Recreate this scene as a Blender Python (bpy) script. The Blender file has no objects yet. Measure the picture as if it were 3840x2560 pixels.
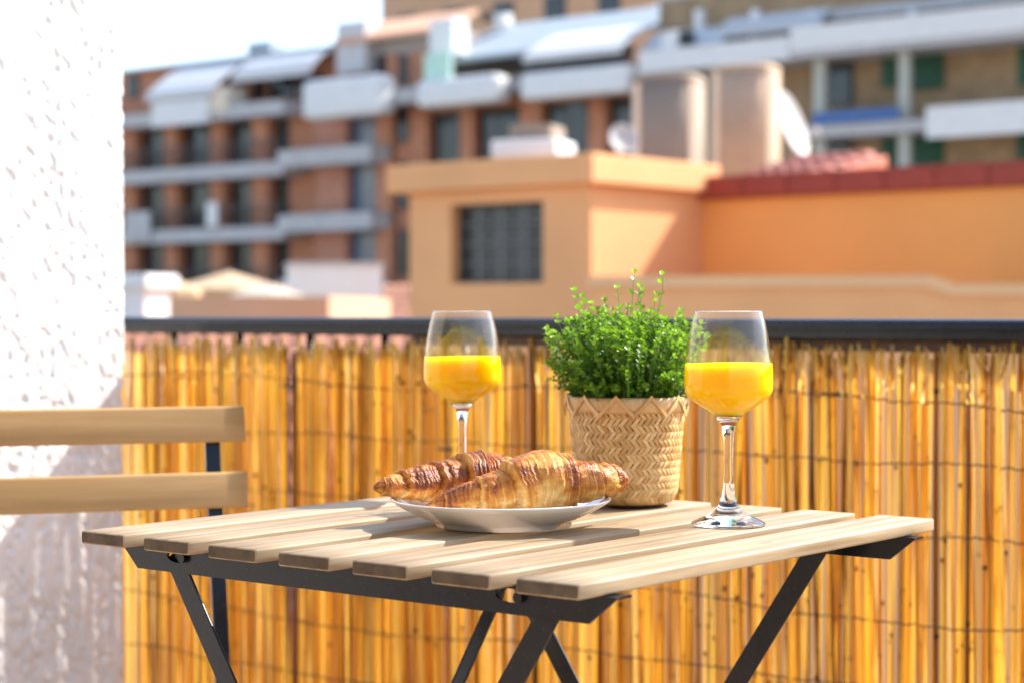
import bpy, bmesh, math, random
from math import sin, cos, pi, radians, sqrt, exp, atan2, floor
from mathutils import Vector, Matrix, noise, geometry

SC = bpy.context.scene
COL = SC.collection
rnd = random.Random(7)

# ------------------------------------------------------------------ camera
EYE = 0.8904
PITCH = 0.0154
cam_d = bpy.data.cameras.new('camera')
cam = bpy.data.objects.new('camera', cam_d)
COL.objects.link(cam)
cam.location = (0, 0, EYE)
cam.rotation_euler = (pi / 2 - PITCH, 0, 0)
cam_d.sensor_width = 36.0
cam_d.lens = 67.8
cam_d.clip_start = 0.05
cam_d.clip_end = 6000
cam_d.dof.use_dof = True
cam_d.dof.focus_distance = 1.63
cam_d.dof.aperture_fstop = 6.1
SC.camera = cam

# ------------------------------------------------------------------ light
SUN_AZ = radians(63.5)      # from +Y towards +X
SUN_EL = radians(43)
world = bpy.data.worlds.new('World')
SC.world = world
world.use_nodes = True
wn = world.node_tree.nodes
wl = world.node_tree.links
wn.clear()
sky = wn.new('ShaderNodeTexSky')
sky.sky_type = 'NISHITA'
sky.sun_disc = False
sky.sun_elevation = SUN_EL
sky.sun_rotation = SUN_AZ
sky.altitude = 50
sky.air_density = 1.0
sky.dust_density = 1.7
sky.ozone_density = 1.0
bgn = wn.new('ShaderNodeBackground')
bgn.inputs['Strength'].default_value = 0.14
wo = wn.new('ShaderNodeOutputWorld')
wl.new(sky.outputs[0], bgn.inputs[0])
wl.new(bgn.outputs[0], wo.inputs[0])

sun_d = bpy.data.lights.new('sun', 'SUN')
sun_d.energy = 3.7
sun_d.angle = radians(0.53)
sun_d.cycles.is_caustics_light = True
sun_d.color = (1.0, 0.96, 0.90)
sun = bpy.data.objects.new('sun', sun_d)
COL.objects.link(sun)
sdir = Vector((sin(SUN_AZ) * cos(SUN_EL), cos(SUN_AZ) * cos(SUN_EL), sin(SUN_EL)))
sun.rotation_euler = sdir.to_track_quat('Z', 'Y').to_euler()
sun.location = (4, 2, 8)

SC.view_settings.view_transform = 'Standard'
SC.view_settings.look = 'None'
SC.view_settings.exposure = 1.5
SC.view_settings.gamma = 1.0
SC.view_settings.use_curve_mapping = False
SC.render.engine = 'CYCLES'
cy = SC.cycles
cy.use_denoising = True
cy.max_bounces = 12
cy.diffuse_bounces = 5
cy.glossy_bounces = 4
cy.transmission_bounces = 10
cy.transparent_max_bounces = 24
cy.caustics_reflective = False
cy.caustics_refractive = False
cy.sample_clamp_indirect = 6.0
cy.blur_glossy = 0.5

# ------------------------------------------------------------------ node helpers
def mat(name):
    m = bpy.data.materials.new(name)
    m.use_nodes = True
    nt = m.node_tree
    nt.nodes.clear()
    out = nt.nodes.new('ShaderNodeOutputMaterial')
    return m, nt, out

def N(nt, typ, ins=None, **props):
    n = nt.nodes.new(typ)
    for k, v in props.items():
        setattr(n, k, v)
    for k, v in (ins or {}).items():
        if hasattr(v, 'is_output'):
            nt.links.new(v, n.inputs[k])
        else:
            n.inputs[k].default_value = v
    return n

def c4(c):
    return (c[0], c[1], c[2], 1.0)

def ramp(nt, fac, stops):
    n = nt.nodes.new('ShaderNodeValToRGB')
    e = n.color_ramp.elements
    while len(e) < len(stops):
        e.new(0.5)
    for i, (p, c) in enumerate(stops):
        e[i].position = p
        e[i].color = c4(c)
    nt.links.new(fac, n.inputs[0])
    return n.outputs[0]

def mixc(nt, f, a, b, blend='MIX'):
    n = nt.nodes.new('ShaderNodeMix')
    n.data_type = 'RGBA'
    n.blend_type = blend
    for i, v in ((0, f), (6, a), (7, b)):
        if hasattr(v, 'is_output'):
            nt.links.new(v, n.inputs[i])
        else:
            n.inputs[i].default_value = c4(v) if i else v
    return n.outputs[2]

def coords(nt, kind='Object', scale=(1, 1, 1)):
    tc = nt.nodes.new('ShaderNodeTexCoord')
    mp = nt.nodes.new('ShaderNodeMapping')
    mp.inputs['Scale'].default_value = scale
    nt.links.new(tc.outputs[kind], mp.inputs[0])
    return mp.outputs[0]

def noise_tex(nt, vec, scale, detail=4, rough=0.55):
    return N(nt, 'ShaderNodeTexNoise', {'Vector': vec, 'Scale': scale, 'Detail': detail, 'Roughness': rough}).outputs['Fac']

def plain(name, col, rough=0.6, var=0.12, scale=8.0, bump=0.0, metallic=0.0, spec=0.5, kind='Object', bscale=None):
    """painted or plastered surface: base colour with mild cloudy variation and optional relief"""
    m, nt, out = mat(name)
    v = coords(nt, kind)
    n = noise_tex(nt, v, scale, 5)
    lo = tuple(max(0, c * (1 - var)) for c in col)
    hi = tuple(min(1, c * (1 + var)) for c in col)
    cc = ramp(nt, n, [(0.3, lo), (0.7, hi)])
    p = N(nt, 'ShaderNodeBsdfPrincipled', {'Base Color': cc, 'Roughness': rough, 'Metallic': metallic, 'Specular IOR Level': spec})
    if bump:
        b = N(nt, 'ShaderNodeBump', {'Height': noise_tex(nt, v, bscale or scale * 6, 3), 'Strength': bump, 'Distance': 0.01})
        nt.links.new(b.outputs[0], p.inputs['Normal'])
    nt.links.new(p.outputs[0], out.inputs[0])
    return m

# ------------------------------------------------------------------ mesh helpers
class MB:
    def __init__(self):
        self.v = []; self.f = []; self.m = []; self.s = []
    def add(self, verts, faces, mi=0, smooth=False):
        o = len(self.v)
        self.v += [tuple(p) for p in verts]
        for f in faces:
            self.f.append(tuple(i + o for i in f)); self.m.append(mi); self.s.append(smooth)
    def box(self, x0, y0, z0, x1, y1, z1, mi=0, M=None):
        vs = [Vector(p) for p in ((x0, y0, z0), (x1, y0, z0), (x1, y1, z0), (x0, y1, z0), (x0, y0, z1), (x1, y0, z1), (x1, y1, z1), (x0, y1, z1))]
        if M is not None:
            vs = [M @ p for p in vs]
        self.add(vs, [(0, 3, 2, 1), (4, 5, 6, 7), (0, 1, 5, 4), (1, 2, 6, 5), (2, 3, 7, 6), (3, 0, 4, 7)], mi)
    def prism(self, poly, M, h, mi=0, smooth=False):
        """poly: 2D outline in the local xy plane of M, extruded along local z by h"""
        n = len(poly)
        vs = [M @ Vector((p[0], p[1], 0)) for p in poly] + [M @ Vector((p[0], p[1], h)) for p in poly]
        fs = [tuple(range(n - 1, -1, -1)), tuple(range(n, 2 * n))]
        self.add(vs, fs, mi)
        o = len(self.v) - 2 * n
        for i in range(n):
            j = (i + 1) % n
            self.f.append((o + i, o + j, o + n + j, o + n + i)); self.m.append(mi); self.s.append(smooth)
    def tube(self, pts, rad, sides=8, mi=0, caps=True, smooth=True):
        pts = [Vector(p) for p in pts]
        n = len(pts)
        rr = rad if isinstance(rad, (list, tuple)) else [rad] * n
        vs = []; fs = []
        up = Vector((0, 0, 1)) if abs((pts[-1] - pts[0]).normalized().z) < 0.9 else Vector((1, 0, 0))
        for i, p in enumerate(pts):
            t = (pts[min(i + 1, n - 1)] - pts[max(i - 1, 0)]).normalized()
            a = t.cross(up).normalized()
            b = t.cross(a).normalized()
            for k in range(sides):
                th = 2 * pi * k / sides
                vs.append(p + (a * cos(th) + b * sin(th)) * rr[i])
        for i in range(n - 1):
            for k in range(sides):
                k2 = (k + 1) % sides
                fs.append((i * sides + k, (i + 1) * sides + k, (i + 1) * sides + k2, i * sides + k2))
        self.add(vs, fs, mi, smooth)
        if caps:
            o = len(self.v) - len(vs)
            self.f.append(tuple(o + k for k in range(sides))); self.m.append(mi); self.s.append(False)
            self.f.append(tuple(o + (n - 1) * sides + k for k in range(sides - 1, -1, -1))); self.m.append(mi); self.s.append(False)
    def lathe(self, prof, seg=64, mi=0, smooth=True, close_top=False, close_bot=False):
        vs = []; fs = []
        for r, z in prof:
            for k in range(seg):
                th = 2 * pi * k / seg
                vs.append((r * cos(th), r * sin(th), z))
        for i in range(len(prof) - 1):
            for k in range(seg):
                k2 = (k + 1) % seg
                fs.append((i * seg + k, i * seg + k2, (i + 1) * seg + k2, (i + 1) * seg + k))
        self.add(vs, fs, mi, smooth)
        o = len(self.v) - len(vs)
        if close_bot:
            self.f.append(tuple(o + k for k in range(seg - 1, -1, -1))); self.m.append(mi); self.s.append(smooth)
        if close_top:
            b = o + (len(prof) - 1) * seg
            self.f.append(tuple(b + k for k in range(seg))); self.m.append(mi); self.s.append(smooth)
    def mesh(self, name, mats, fix=False):
        me = bpy.data.meshes.new(name)
        me.from_pydata(self.v, [], self.f)
        for m in (mats if isinstance(mats, (list, tuple)) else [mats]):
            me.materials.append(m)
        me.polygons.foreach_set('material_index', self.m)
        me.polygons.foreach_set('use_smooth', self.s)
        me.update()
        if fix:
            bm = bmesh.new(); bm.from_mesh(me); bmesh.ops.recalc_face_normals(bm, faces=bm.faces[:]); bm.to_mesh(me); bm.free()
        return me
    def build(self, name, mats, parent=None, loc=None, rz=0.0, bevel=0.0, seg=2, fix=False):
        me = self.mesh(name, mats, fix)
        if bevel:
            bm = bmesh.new(); bm.from_mesh(me)
            bmesh.ops.bevel(bm, geom=bm.edges[:], offset=bevel, segments=seg, affect='EDGES', profile=0.6, clamp_overlap=True)
            bm.to_mesh(me); bm.free()
        return link(name, me, parent, loc, rz)

def link(name, me, parent=None, loc=None, rz=0.0):
    o = bpy.data.objects.new(name, me)
    COL.objects.link(o)
    if parent is not None:
        o.parent = parent
    if loc is not None:
        o.location = loc
    if rz:
        o.rotation_euler = (0, 0, rz)
    return o

def tag(o, label=None, cat=None, group=None, kind=None):
    if label: o['label'] = label
    if cat: o['category'] = cat
    if group: o['group'] = group
    if kind: o['kind'] = kind
    return o

def thing(name, label, cat, loc=(0, 0, 0), rz=0.0, group=None):
    o = bpy.data.objects.new(name, None)
    o.empty_display_size = 0.1
    COL.objects.link(o)
    o.location = loc
    o.rotation_euler = (0, 0, rz)
    return tag(o, label, cat, group)

def rotz(a):
    return Matrix.Rotation(a, 4, 'Z')

def catmull(pts, n):
    """pts: list of equal-length tuples; n samples along a centripetal-ish Catmull-Rom curve"""
    P = [Vector(p) if len(p) <= 4 else p for p in pts]
    k = len(pts) - 1
    out = []
    for i in range(n):
        t = i / (n - 1) * k
        s = min(int(t), k - 1); u = t - s
        p0, p1, p2, p3 = pts[max(s - 1, 0)], pts[s], pts[s + 1], pts[min(s + 2, k)]
        out.append(tuple(0.5 * ((2 * b) + (-a + c) * u + (2 * a - 5 * b + 4 * c - d) * u * u + (-a + 3 * b - 3 * c + d) * u ** 3)
                         for a, b, c, d in zip(p0, p1, p2, p3)))
    return out

# balcony frame: x runs along the railing (to the right and nearer), y points out over the street
YAW = -(pi / 2 - 0.8999)
CB, SB = cos(YAW), sin(YAW)
def F(b, a, z=0.0):
    return Vector((CB * b - SB * a, SB * b + CB * a, z))

# ------------------------------------------------------------------ materials
def m_wood(name, dark, light, end=False, rough=0.55, scale=1.0):
    m, nt, out = mat(name)
    oi = nt.nodes.new('ShaderNodeObjectInfo')
    tc = nt.nodes.new('ShaderNodeTexCoord')
    off = N(nt, 'ShaderNodeVectorMath', {0: tc.outputs['Object'], 1: oi.outputs['Random']}, operation='ADD')
    sc3 = (60, 2.2, 60) if not end else (40, 40, 40)
    mp = N(nt, 'ShaderNodeMapping', {'Vector': off.outputs[0], 'Scale': tuple(s * scale for s in sc3)})
    g = noise_tex(nt, mp.outputs[0], 1.6, 6, 0.6)
    mp2 = N(nt, 'ShaderNodeMapping', {'Vector': off.outputs[0], 'Scale': (9, 1.6, 9)})
    g2 = noise_tex(nt, mp2.outputs[0], 2.0, 4, 0.6)
    a = ramp(nt, g, [(0.25, dark), (0.5, tuple((x + y) / 2 for x, y in zip(dark, light))), (0.75, light)])
    b = ramp(nt, g2, [(0.3, (0.66, 0.60, 0.52)), (0.7, (1, 1, 1))])
    cc = mixc(nt, 0.8, a, b, 'MULTIPLY')
    tint = ramp(nt, oi.outputs['Random'], [(0.0, (0.88, 0.84, 0.80)), (1.0, (1, 1, 1))])
    cc = mixc(nt, 1.0, cc, tint, 'MULTIPLY')
    # small dark knots and nicks
    vo = N(nt, 'ShaderNodeTexVoronoi', {'Vector': N(nt, 'ShaderNodeMapping', {'Vector': off.outputs[0], 'Scale': (26, 9, 26)}).outputs[0], 'Scale': 1.0})
    k = N(nt, 'ShaderNodeMath', {0: vo.outputs['Distance'], 1: 0.09}, operation='LESS_THAN')
    k2 = N(nt, 'ShaderNodeMath', {0: k.outputs[0], 1: 0.35}, operation='MULTIPLY')
    cc = mixc(nt, k2.outputs[0], cc, tuple(x * 0.45 for x in dark))
    bp = N(nt, 'ShaderNodeBump', {'Height': g, 'Strength': 0.25, 'Distance': 0.0012})
    p = N(nt, 'ShaderNodeBsdfPrincipled', {'Base Color': cc, 'Roughness': rough, 'Normal': bp.outputs[0], 'Specular IOR Level': 0.35})
    nt.links.new(p.outputs[0], out.inputs[0])
    return m

WOOD = m_wood('pale acacia', (0.23, 0.150, 0.072), (0.53, 0.42, 0.275))
WOOD_END = m_wood('weathered shaded end grain', (0.075, 0.055, 0.035), (0.17, 0.13, 0.085), end=True, rough=0.8)  # end grain and weathering, darkened further for the shade on the board ends
CHAIR_WOOD = m_wood('oiled acacia', (0.44, 0.27, 0.10), (0.60, 0.385, 0.165), scale=0.9)

def m_metal(name, col, rough):
    m, nt, out = mat(name)
    v = coords(nt)
    n = noise_tex(nt, v, 40, 5)
    sp = N(nt, 'ShaderNodeTexVoronoi', {'Vector': v, 'Scale': 130.0})
    k = N(nt, 'ShaderNodeMath', {0: sp.outputs['Distance'], 1: 0.10}, operation='LESS_THAN')
    k2 = N(nt, 'ShaderNodeMath', {0: k.outputs[0], 1: 0.10}, operation='MULTIPLY')
    cc = mixc(nt, k2.outputs[0], ramp(nt, n, [(0.3, tuple(c * 0.8 for c in col)), (0.7, tuple(c * 1.25 for c in col))]), (0.4, 0.38, 0.35))
    rr = N(nt, 'ShaderNodeMapRange', {0: n, 3: rough * 0.8, 4: rough * 1.3})
    p = N(nt, 'ShaderNodeBsdfPrincipled', {'Base Color': cc, 'Roughness': rr.outputs[0], 'Specular IOR Level': 0.36})
    b = N(nt, 'ShaderNodeBump', {'Height': noise_tex(nt, v, 500, 2), 'Strength': 0.05, 'Distance': 0.001})
    nt.links.new(b.outputs[0], p.inputs['Normal'])
    nt.links.new(p.outputs[0], out.inputs[0])
    return m
STEEL = m_metal('black powder coated steel', (0.005, 0.0065, 0.010), 0.27)
RAIL = m_metal('dark painted railing', (0.009, 0.011, 0.014), 0.22)
PLASTIC = plain('black nylon', (0.012, 0.012, 0.013), 0.4, 0.1, 60)

def m_stucco():
    m, nt, out = mat('white stucco paint')
    v = coords(nt)
    n = noise_tex(nt, v, 5, 6)
    cc = ramp(nt, n, [(0.3, (0.67, 0.65, 0.62)), (0.65, (0.76, 0.745, 0.72))])
    b = N(nt, 'ShaderNodeBump', {'Height': noise_tex(nt, v, 160, 5), 'Strength': 0.4, 'Distance': 0.002})
    p = N(nt, 'ShaderNodeBsdfPrincipled', {'Base Color': cc, 'Roughness': 0.42, 'Normal': b.outputs[0]})
    nt.links.new(p.outputs[0], out.inputs[0])
    return m
STUCCO = m_stucco()

def m_reed():
    m, nt, out = mat('dry reed')
    geo = nt.nodes.new('ShaderNodeNewGeometry')
    oi = nt.nodes.new('ShaderNodeObjectInfo')
    r = N(nt, 'ShaderNodeMath', {0: geo.outputs['Random Per Island'], 1: oi.outputs['Random']}, operation='ADD')
    r = N(nt, 'ShaderNodeMath', {0: r.outputs[0]}, operation='FRACT')
    base = ramp(nt, r.outputs[0], [(0.0, (0.28, 0.13, 0.035)), (0.09, (0.52, 0.28, 0.07)), (0.17, (0.78, 0.48, 0.12)), (0.30, (0.92, 0.68, 0.19)), (0.70, (0.97, 0.79, 0.29)), (0.9, (0.97, 0.84, 0.44)), (1.0, (0.82, 0.70, 0.48))])
    off = N(nt, 'ShaderNodeVectorMath', {0: nt.nodes.new('ShaderNodeTexCoord').outputs['Object'], 1: oi.outputs['Random']}, operation='ADD')
    mp = N(nt, 'ShaderNodeMapping', {'Vector': off.outputs[0], 'Scale': (420, 420, 5)})
    st = noise_tex(nt, mp.outputs[0], 1.0, 4)
    base = mixc(nt, 0.6, base, ramp(nt, st, [(0.3, (0.78, 0.66, 0.48)), (0.65, (1, 1, 1))]), 'MULTIPLY')
    mp2 = N(nt, 'ShaderNodeMapping', {'Vector': off.outputs[0], 'Scale': (60, 60, 7)})
    blot = noise_tex(nt, mp2.outputs[0], 1.0, 5)
    base = mixc(nt, 0.75, base, ramp(nt, blot, [(0.30, (0.62, 0.42, 0.22)), (0.42, (1, 1, 1))]), 'MULTIPLY')
    at = N(nt, 'ShaderNodeAttribute', attribute_name='node')
    base = mixc(nt, at.outputs['Fac'], base, (0.10, 0.055, 0.03))
    d = N(nt, 'ShaderNodeBsdfPrincipled', {'Base Color': base, 'Roughness': 0.38, 'Specular IOR Level': 0.4})
    t = N(nt, 'ShaderNodeBsdfTranslucent', {'Color': base})
    mx = N(nt, 'ShaderNodeMixShader', {0: 0.82, 1: d.outputs[0], 2: t.outputs[0]})
    nt.links.new(mx.outputs[0], out.inputs[0])
    return m
REED = m_reed()
WIRE = plain('rusty tie wire', (0.09, 0.05, 0.035), 0.7, 0.4, 200)

def m_glass_thin():
    m, nt, out = mat('thin clear glass')
    geo = nt.nodes.new('ShaderNodeNewGeometry')
    dt = N(nt, 'ShaderNodeVectorMath', {0: geo.outputs['Normal'], 1: geo.outputs['Incoming']}, operation='DOT_PRODUCT')
    ab = N(nt, 'ShaderNodeMath', {0: dt.outputs['Value']}, operation='ABSOLUTE')
    om = N(nt, 'ShaderNodeMath', {0: 1.0, 1: ab.outputs[0]}, operation='SUBTRACT', use_clamp=True)
    pw = N(nt, 'ShaderNodeMath', {0: om.outputs[0], 1: 5.0}, operation='POWER')
    k = N(nt, 'ShaderNodeMath', {0: pw.outputs[0], 1: 0.93, 2: 0.030}, operation='MULTIPLY_ADD', use_clamp=True)
    g = N(nt, 'ShaderNodeBsdfGlossy', {'Color': (1, 1, 1, 1), 'Roughness': 0.015})
    t = N(nt, 'ShaderNodeBsdfTransparent', {'Color': (0.985, 0.99, 0.99, 1)})
    mx = N(nt, 'ShaderNodeMixShader', {0: k.outputs[0], 1: t.outputs[0], 2: g.outputs[0]})
    nt.links.new(mx.outputs[0], out.inputs[0])
    return m
def m_glass_solid():
    m, nt, out = mat('solid clear glass')
    p = N(nt, 'ShaderNodeBsdfPrincipled', {'Base Color': (0.98, 0.99, 1, 1), 'Roughness': 0.0, 'IOR': 1.5, 'Transmission Weight': 1.0})
    nt.links.new(p.outputs[0], out.inputs[0])
    return m
GLASS_THIN = m_glass_thin()
GLASS = m_glass_solid()

def m_juice():
    m, nt, out = mat('orange juice')
    v = coords(nt)
    n = noise_tex(nt, v, 60, 4)
    cc = ramp(nt, n, [(0.35, (0.97, 0.51, 0.002)), (0.65, (1.0, 0.57, 0.003))])
    p = N(nt, 'ShaderNodeBsdfPrincipled', {'Base Color': cc, 'Roughness': 0.6, 'Specular IOR Level': 0.0, 'Subsurface Weight': 0.9, 'Subsurface Scale': 0.03})
    p.inputs['Subsurface Radius'].default_value = (1.0, 0.8, 0.08)
    nt.links.new(p.outputs[0], out.inputs[0])
    return m
JUICE = m_juice()

def m_porcelain():
    m, nt, out = mat('white porcelain')
    v = coords(nt)
    cc = ramp(nt, noise_tex(nt, v, 12, 3), [(0.3, (0.77, 0.76, 0.74)), (0.7, (0.80, 0.79, 0.775))])
    p = N(nt, 'ShaderNodeBsdfPrincipled', {'Base Color': cc, 'Roughness': 0.12, 'Coat Weight': 0.4, 'Coat Roughness': 0.04})
    nt.links.new(p.outputs[0], out.inputs[0])
    return m
PORCELAIN = m_porcelain()

def m_croissant():
    m, nt, out = mat('baked pastry')
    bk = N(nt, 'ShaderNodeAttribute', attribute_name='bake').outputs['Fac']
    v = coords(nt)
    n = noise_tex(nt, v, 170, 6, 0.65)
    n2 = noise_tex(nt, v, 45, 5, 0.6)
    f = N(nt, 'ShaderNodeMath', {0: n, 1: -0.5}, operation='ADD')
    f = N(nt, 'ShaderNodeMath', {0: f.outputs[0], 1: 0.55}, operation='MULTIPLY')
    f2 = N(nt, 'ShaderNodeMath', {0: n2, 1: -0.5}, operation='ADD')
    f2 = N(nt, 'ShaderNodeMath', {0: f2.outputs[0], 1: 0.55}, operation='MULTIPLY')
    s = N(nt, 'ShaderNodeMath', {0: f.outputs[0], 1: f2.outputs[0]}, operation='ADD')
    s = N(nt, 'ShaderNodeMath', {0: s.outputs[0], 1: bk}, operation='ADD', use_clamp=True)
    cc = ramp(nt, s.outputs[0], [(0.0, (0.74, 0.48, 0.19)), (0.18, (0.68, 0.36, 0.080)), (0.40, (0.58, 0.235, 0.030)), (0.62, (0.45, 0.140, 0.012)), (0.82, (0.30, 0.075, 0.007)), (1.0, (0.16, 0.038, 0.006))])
    bp = N(nt, 'ShaderNodeBump', {'Height': noise_tex(nt, v, 380, 5, 0.7), 'Strength': 0.8, 'Distance': 0.0010})
    rr = N(nt, 'ShaderNodeMapRange', {0: s.outputs[0], 1: 0.2, 2: 0.7, 3: 0.62, 4: 0.33})
    p = N(nt, 'ShaderNodeBsdfPrincipled', {'Base Color': cc, 'Roughness': rr.outputs[0], 'Normal': bp.outputs[0], 'Specular IOR Level': 0.36, 'Subsurface Weight': 0.12, 'Subsurface Scale': 0.003})
    p.inputs['Subsurface Radius'].default_value = (1.0, 0.5, 0.2)
    nt.links.new(p.outputs[0], out.inputs[0])
    return m
PASTRY = m_croissant()

def m_leaf():
    m, nt, out = mat('glossy green leaf')
    geo = nt.nodes.new('ShaderNodeNewGeometry')
    at = N(nt, 'ShaderNodeAttribute', attribute_name='young').outputs['Fac']
    c1 = ramp(nt, geo.outputs['Random Per Island'], [(0.0, (0.022, 0.085, 0.010)), (0.5, (0.050, 0.155, 0.014)), (1.0, (0.105, 0.25, 0.022))])
    c2 = ramp(nt, geo.outputs['Random Per Island'], [(0.0, (0.20, 0.38, 0.03)), (1.0, (0.36, 0.52, 0.06))])
    cc = mixc(nt, at, c1, c2)
    d = N(nt, 'ShaderNodeBsdfPrincipled', {'Base Color': cc, 'Roughness': 0.33, 'Specular IOR Level': 0.5})
    t = N(nt, 'ShaderNodeBsdfTranslucent', {'Color': mixc(nt, 0.5, cc, (0.30, 0.55, 0.02))})
    mx = N(nt, 'ShaderNodeMixShader', {0: 0.42, 1: d.outputs[0], 2: t.outputs[0]})
    nt.links.new(mx.outputs[0], out.inputs[0])
    return m
LEAF = m_leaf()
STEM = plain('green plant stem', (0.12, 0.24, 0.03), 0.5, 0.2, 90)
SOIL = plain('dark potting soil', (0.03, 0.022, 0.015), 0.9, 0.4, 60, 0.5)

def m_cane(name, a, b):
    m, nt, out = mat(name)
    oi = nt.nodes.new('ShaderNodeObjectInfo')
    geo = nt.nodes.new('ShaderNodeNewGeometry')
    r = N(nt, 'ShaderNodeMath', {0: geo.outputs['Random Per Island'], 1: oi.outputs['Random']}, operation='ADD')
    r = N(nt, 'ShaderNodeMath', {0: r.outputs[0]}, operation='FRACT')
    cc = ramp(nt, r.outputs[0], [(0.0, a), (1.0, b)])
    off = N(nt, 'ShaderNodeVectorMath', {0: nt.nodes.new('ShaderNodeTexCoord').outputs['Object'], 1: r.outputs[0]}, operation='ADD')
    mp = N(nt, 'ShaderNodeMapping', {'Vector': off.outputs[0], 'Scale': (900, 200, 120)})
    st = noise_tex(nt, mp.outputs[0], 1.0, 4)
    cc = mixc(nt, 0.5, cc, ramp(nt, st, [(0.3, (0.66, 0.52, 0.38)), (0.65, (1, 1, 1))]), 'MULTIPLY')
    p = N(nt, 'ShaderNodeBsdfPrincipled', {'Base Color': cc, 'Roughness': 0.45})
    nt.links.new(p.outputs[0], out.inputs[0])
    return m
CANE = m_cane('split bamboo', (0.54, 0.30, 0.09), (0.86, 0.60, 0.27))
CANE_RIM = m_cane('bamboo rim', (0.62, 0.38, 0.16), (0.72, 0.48, 0.23))
CANE_DARK = plain('basket lining', (0.16, 0.09, 0.04), 0.8, 0.3, 80)

PEACH = plain('peach render', (0.80, 0.40, 0.17), 0.85, 0.07, 1.2, 0.15, bscale=60)
ORANGE = plain('orange render', (0.83, 0.39, 0.11), 0.85, 0.07, 0.8, 0.15, bscale=60)
TERRA_RED = plain('red clay coping', (0.29, 0.045, 0.026), 0.7, 0.2, 4)
TERRA = plain('terracotta tile', (0.56, 0.25, 0.15), 0.8, 0.22, 3)
BRICK = plain('red facing brick', (0.47, 0.205, 0.115), 0.85, 0.18, 2.5)
BROWNWALL = plain('brown brick wall', (0.30, 0.21, 0.12), 0.85, 0.22, 1.5)
CONCRETE = plain('pale concrete', (0.46, 0.45, 0.45), 0.85, 0.10, 1.5)
WHITE = plain('white painted metal', (0.70, 0.70, 0.69), 0.6, 0.04, 2)
CANVAS = plain('white awning canvas', (0.60, 0.60, 0.60), 0.8, 0.05, 2)
CREAM = plain('cream plaster', (0.72, 0.62, 0.48), 0.85, 0.07, 1.5)
BEIGE = plain('beige plaster', (0.27, 0.215, 0.165), 0.85, 0.12, 1.2)
GREYROOF = plain('grey metal roof', (0.34, 0.39, 0.42), 0.6, 0.08, 1.5)
TAN = plain('tan render', (0.50, 0.33, 0.20), 0.85, 0.10, 0.6)
GREEN = plain('green shutter paint', (0.012, 0.085, 0.045), 0.55, 0.15, 3)
BLUE = plain('blue panel', (0.05, 0.13, 0.34), 0.6, 0.15, 3)
DARKPANE = plain('dark window pane', (0.022, 0.024, 0.028), 0.12, 0.2, 1.0)
DARKFRAME = plain('dark window frame', (0.05, 0.05, 0.05), 0.5, 0.1, 5)
LAUNDRY = plain('mint fabric', (0.50, 0.72, 0.62), 0.9, 0.15, 4)
GROUND = plain('dusty ground', (0.30, 0.26, 0.21), 0.95, 0.2, 0.1)
FLOORTILE = plain('beige floor tile', (0.44, 0.32, 0.22), 0.55, 0.1, 6)
HOUSE_UNSEEN = plain('darkened unseen house render', (0.15, 0.12, 0.10), 0.8, 0.03, 3)  # tone chosen dark to keep reflections in the steel deep
PARASOL = plain('sand canvas', (0.46, 0.33, 0.20), 0.85, 0.1, 3)

# ================================================================== SETTING
g = MB(); g.add([(-2500, -2500, -9), (2500, -2500, -9), (2500, 2500, -9), (-2500, 2500, -9)], [(0, 1, 2, 3)])
tag(g.build('ground', GROUND), kind='structure')

fl = MB(); fl.box(-4.2, -2.6, -0.22, 1.8, 2.46, 0.0)
tag(fl.build('balcony_floor', FLOORTILE, loc=(0, 0, 0), rz=YAW), kind='structure')

hw = MB(); hw.box(-4.2, -2.85, -9.0, 1.8, -2.605, 2.9)  # unseen wall behind the camera, added for its bounce light
tag(hw.build('unseen_house_wall', HOUSE_UNSEEN, rz=YAW), kind='structure')

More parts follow.
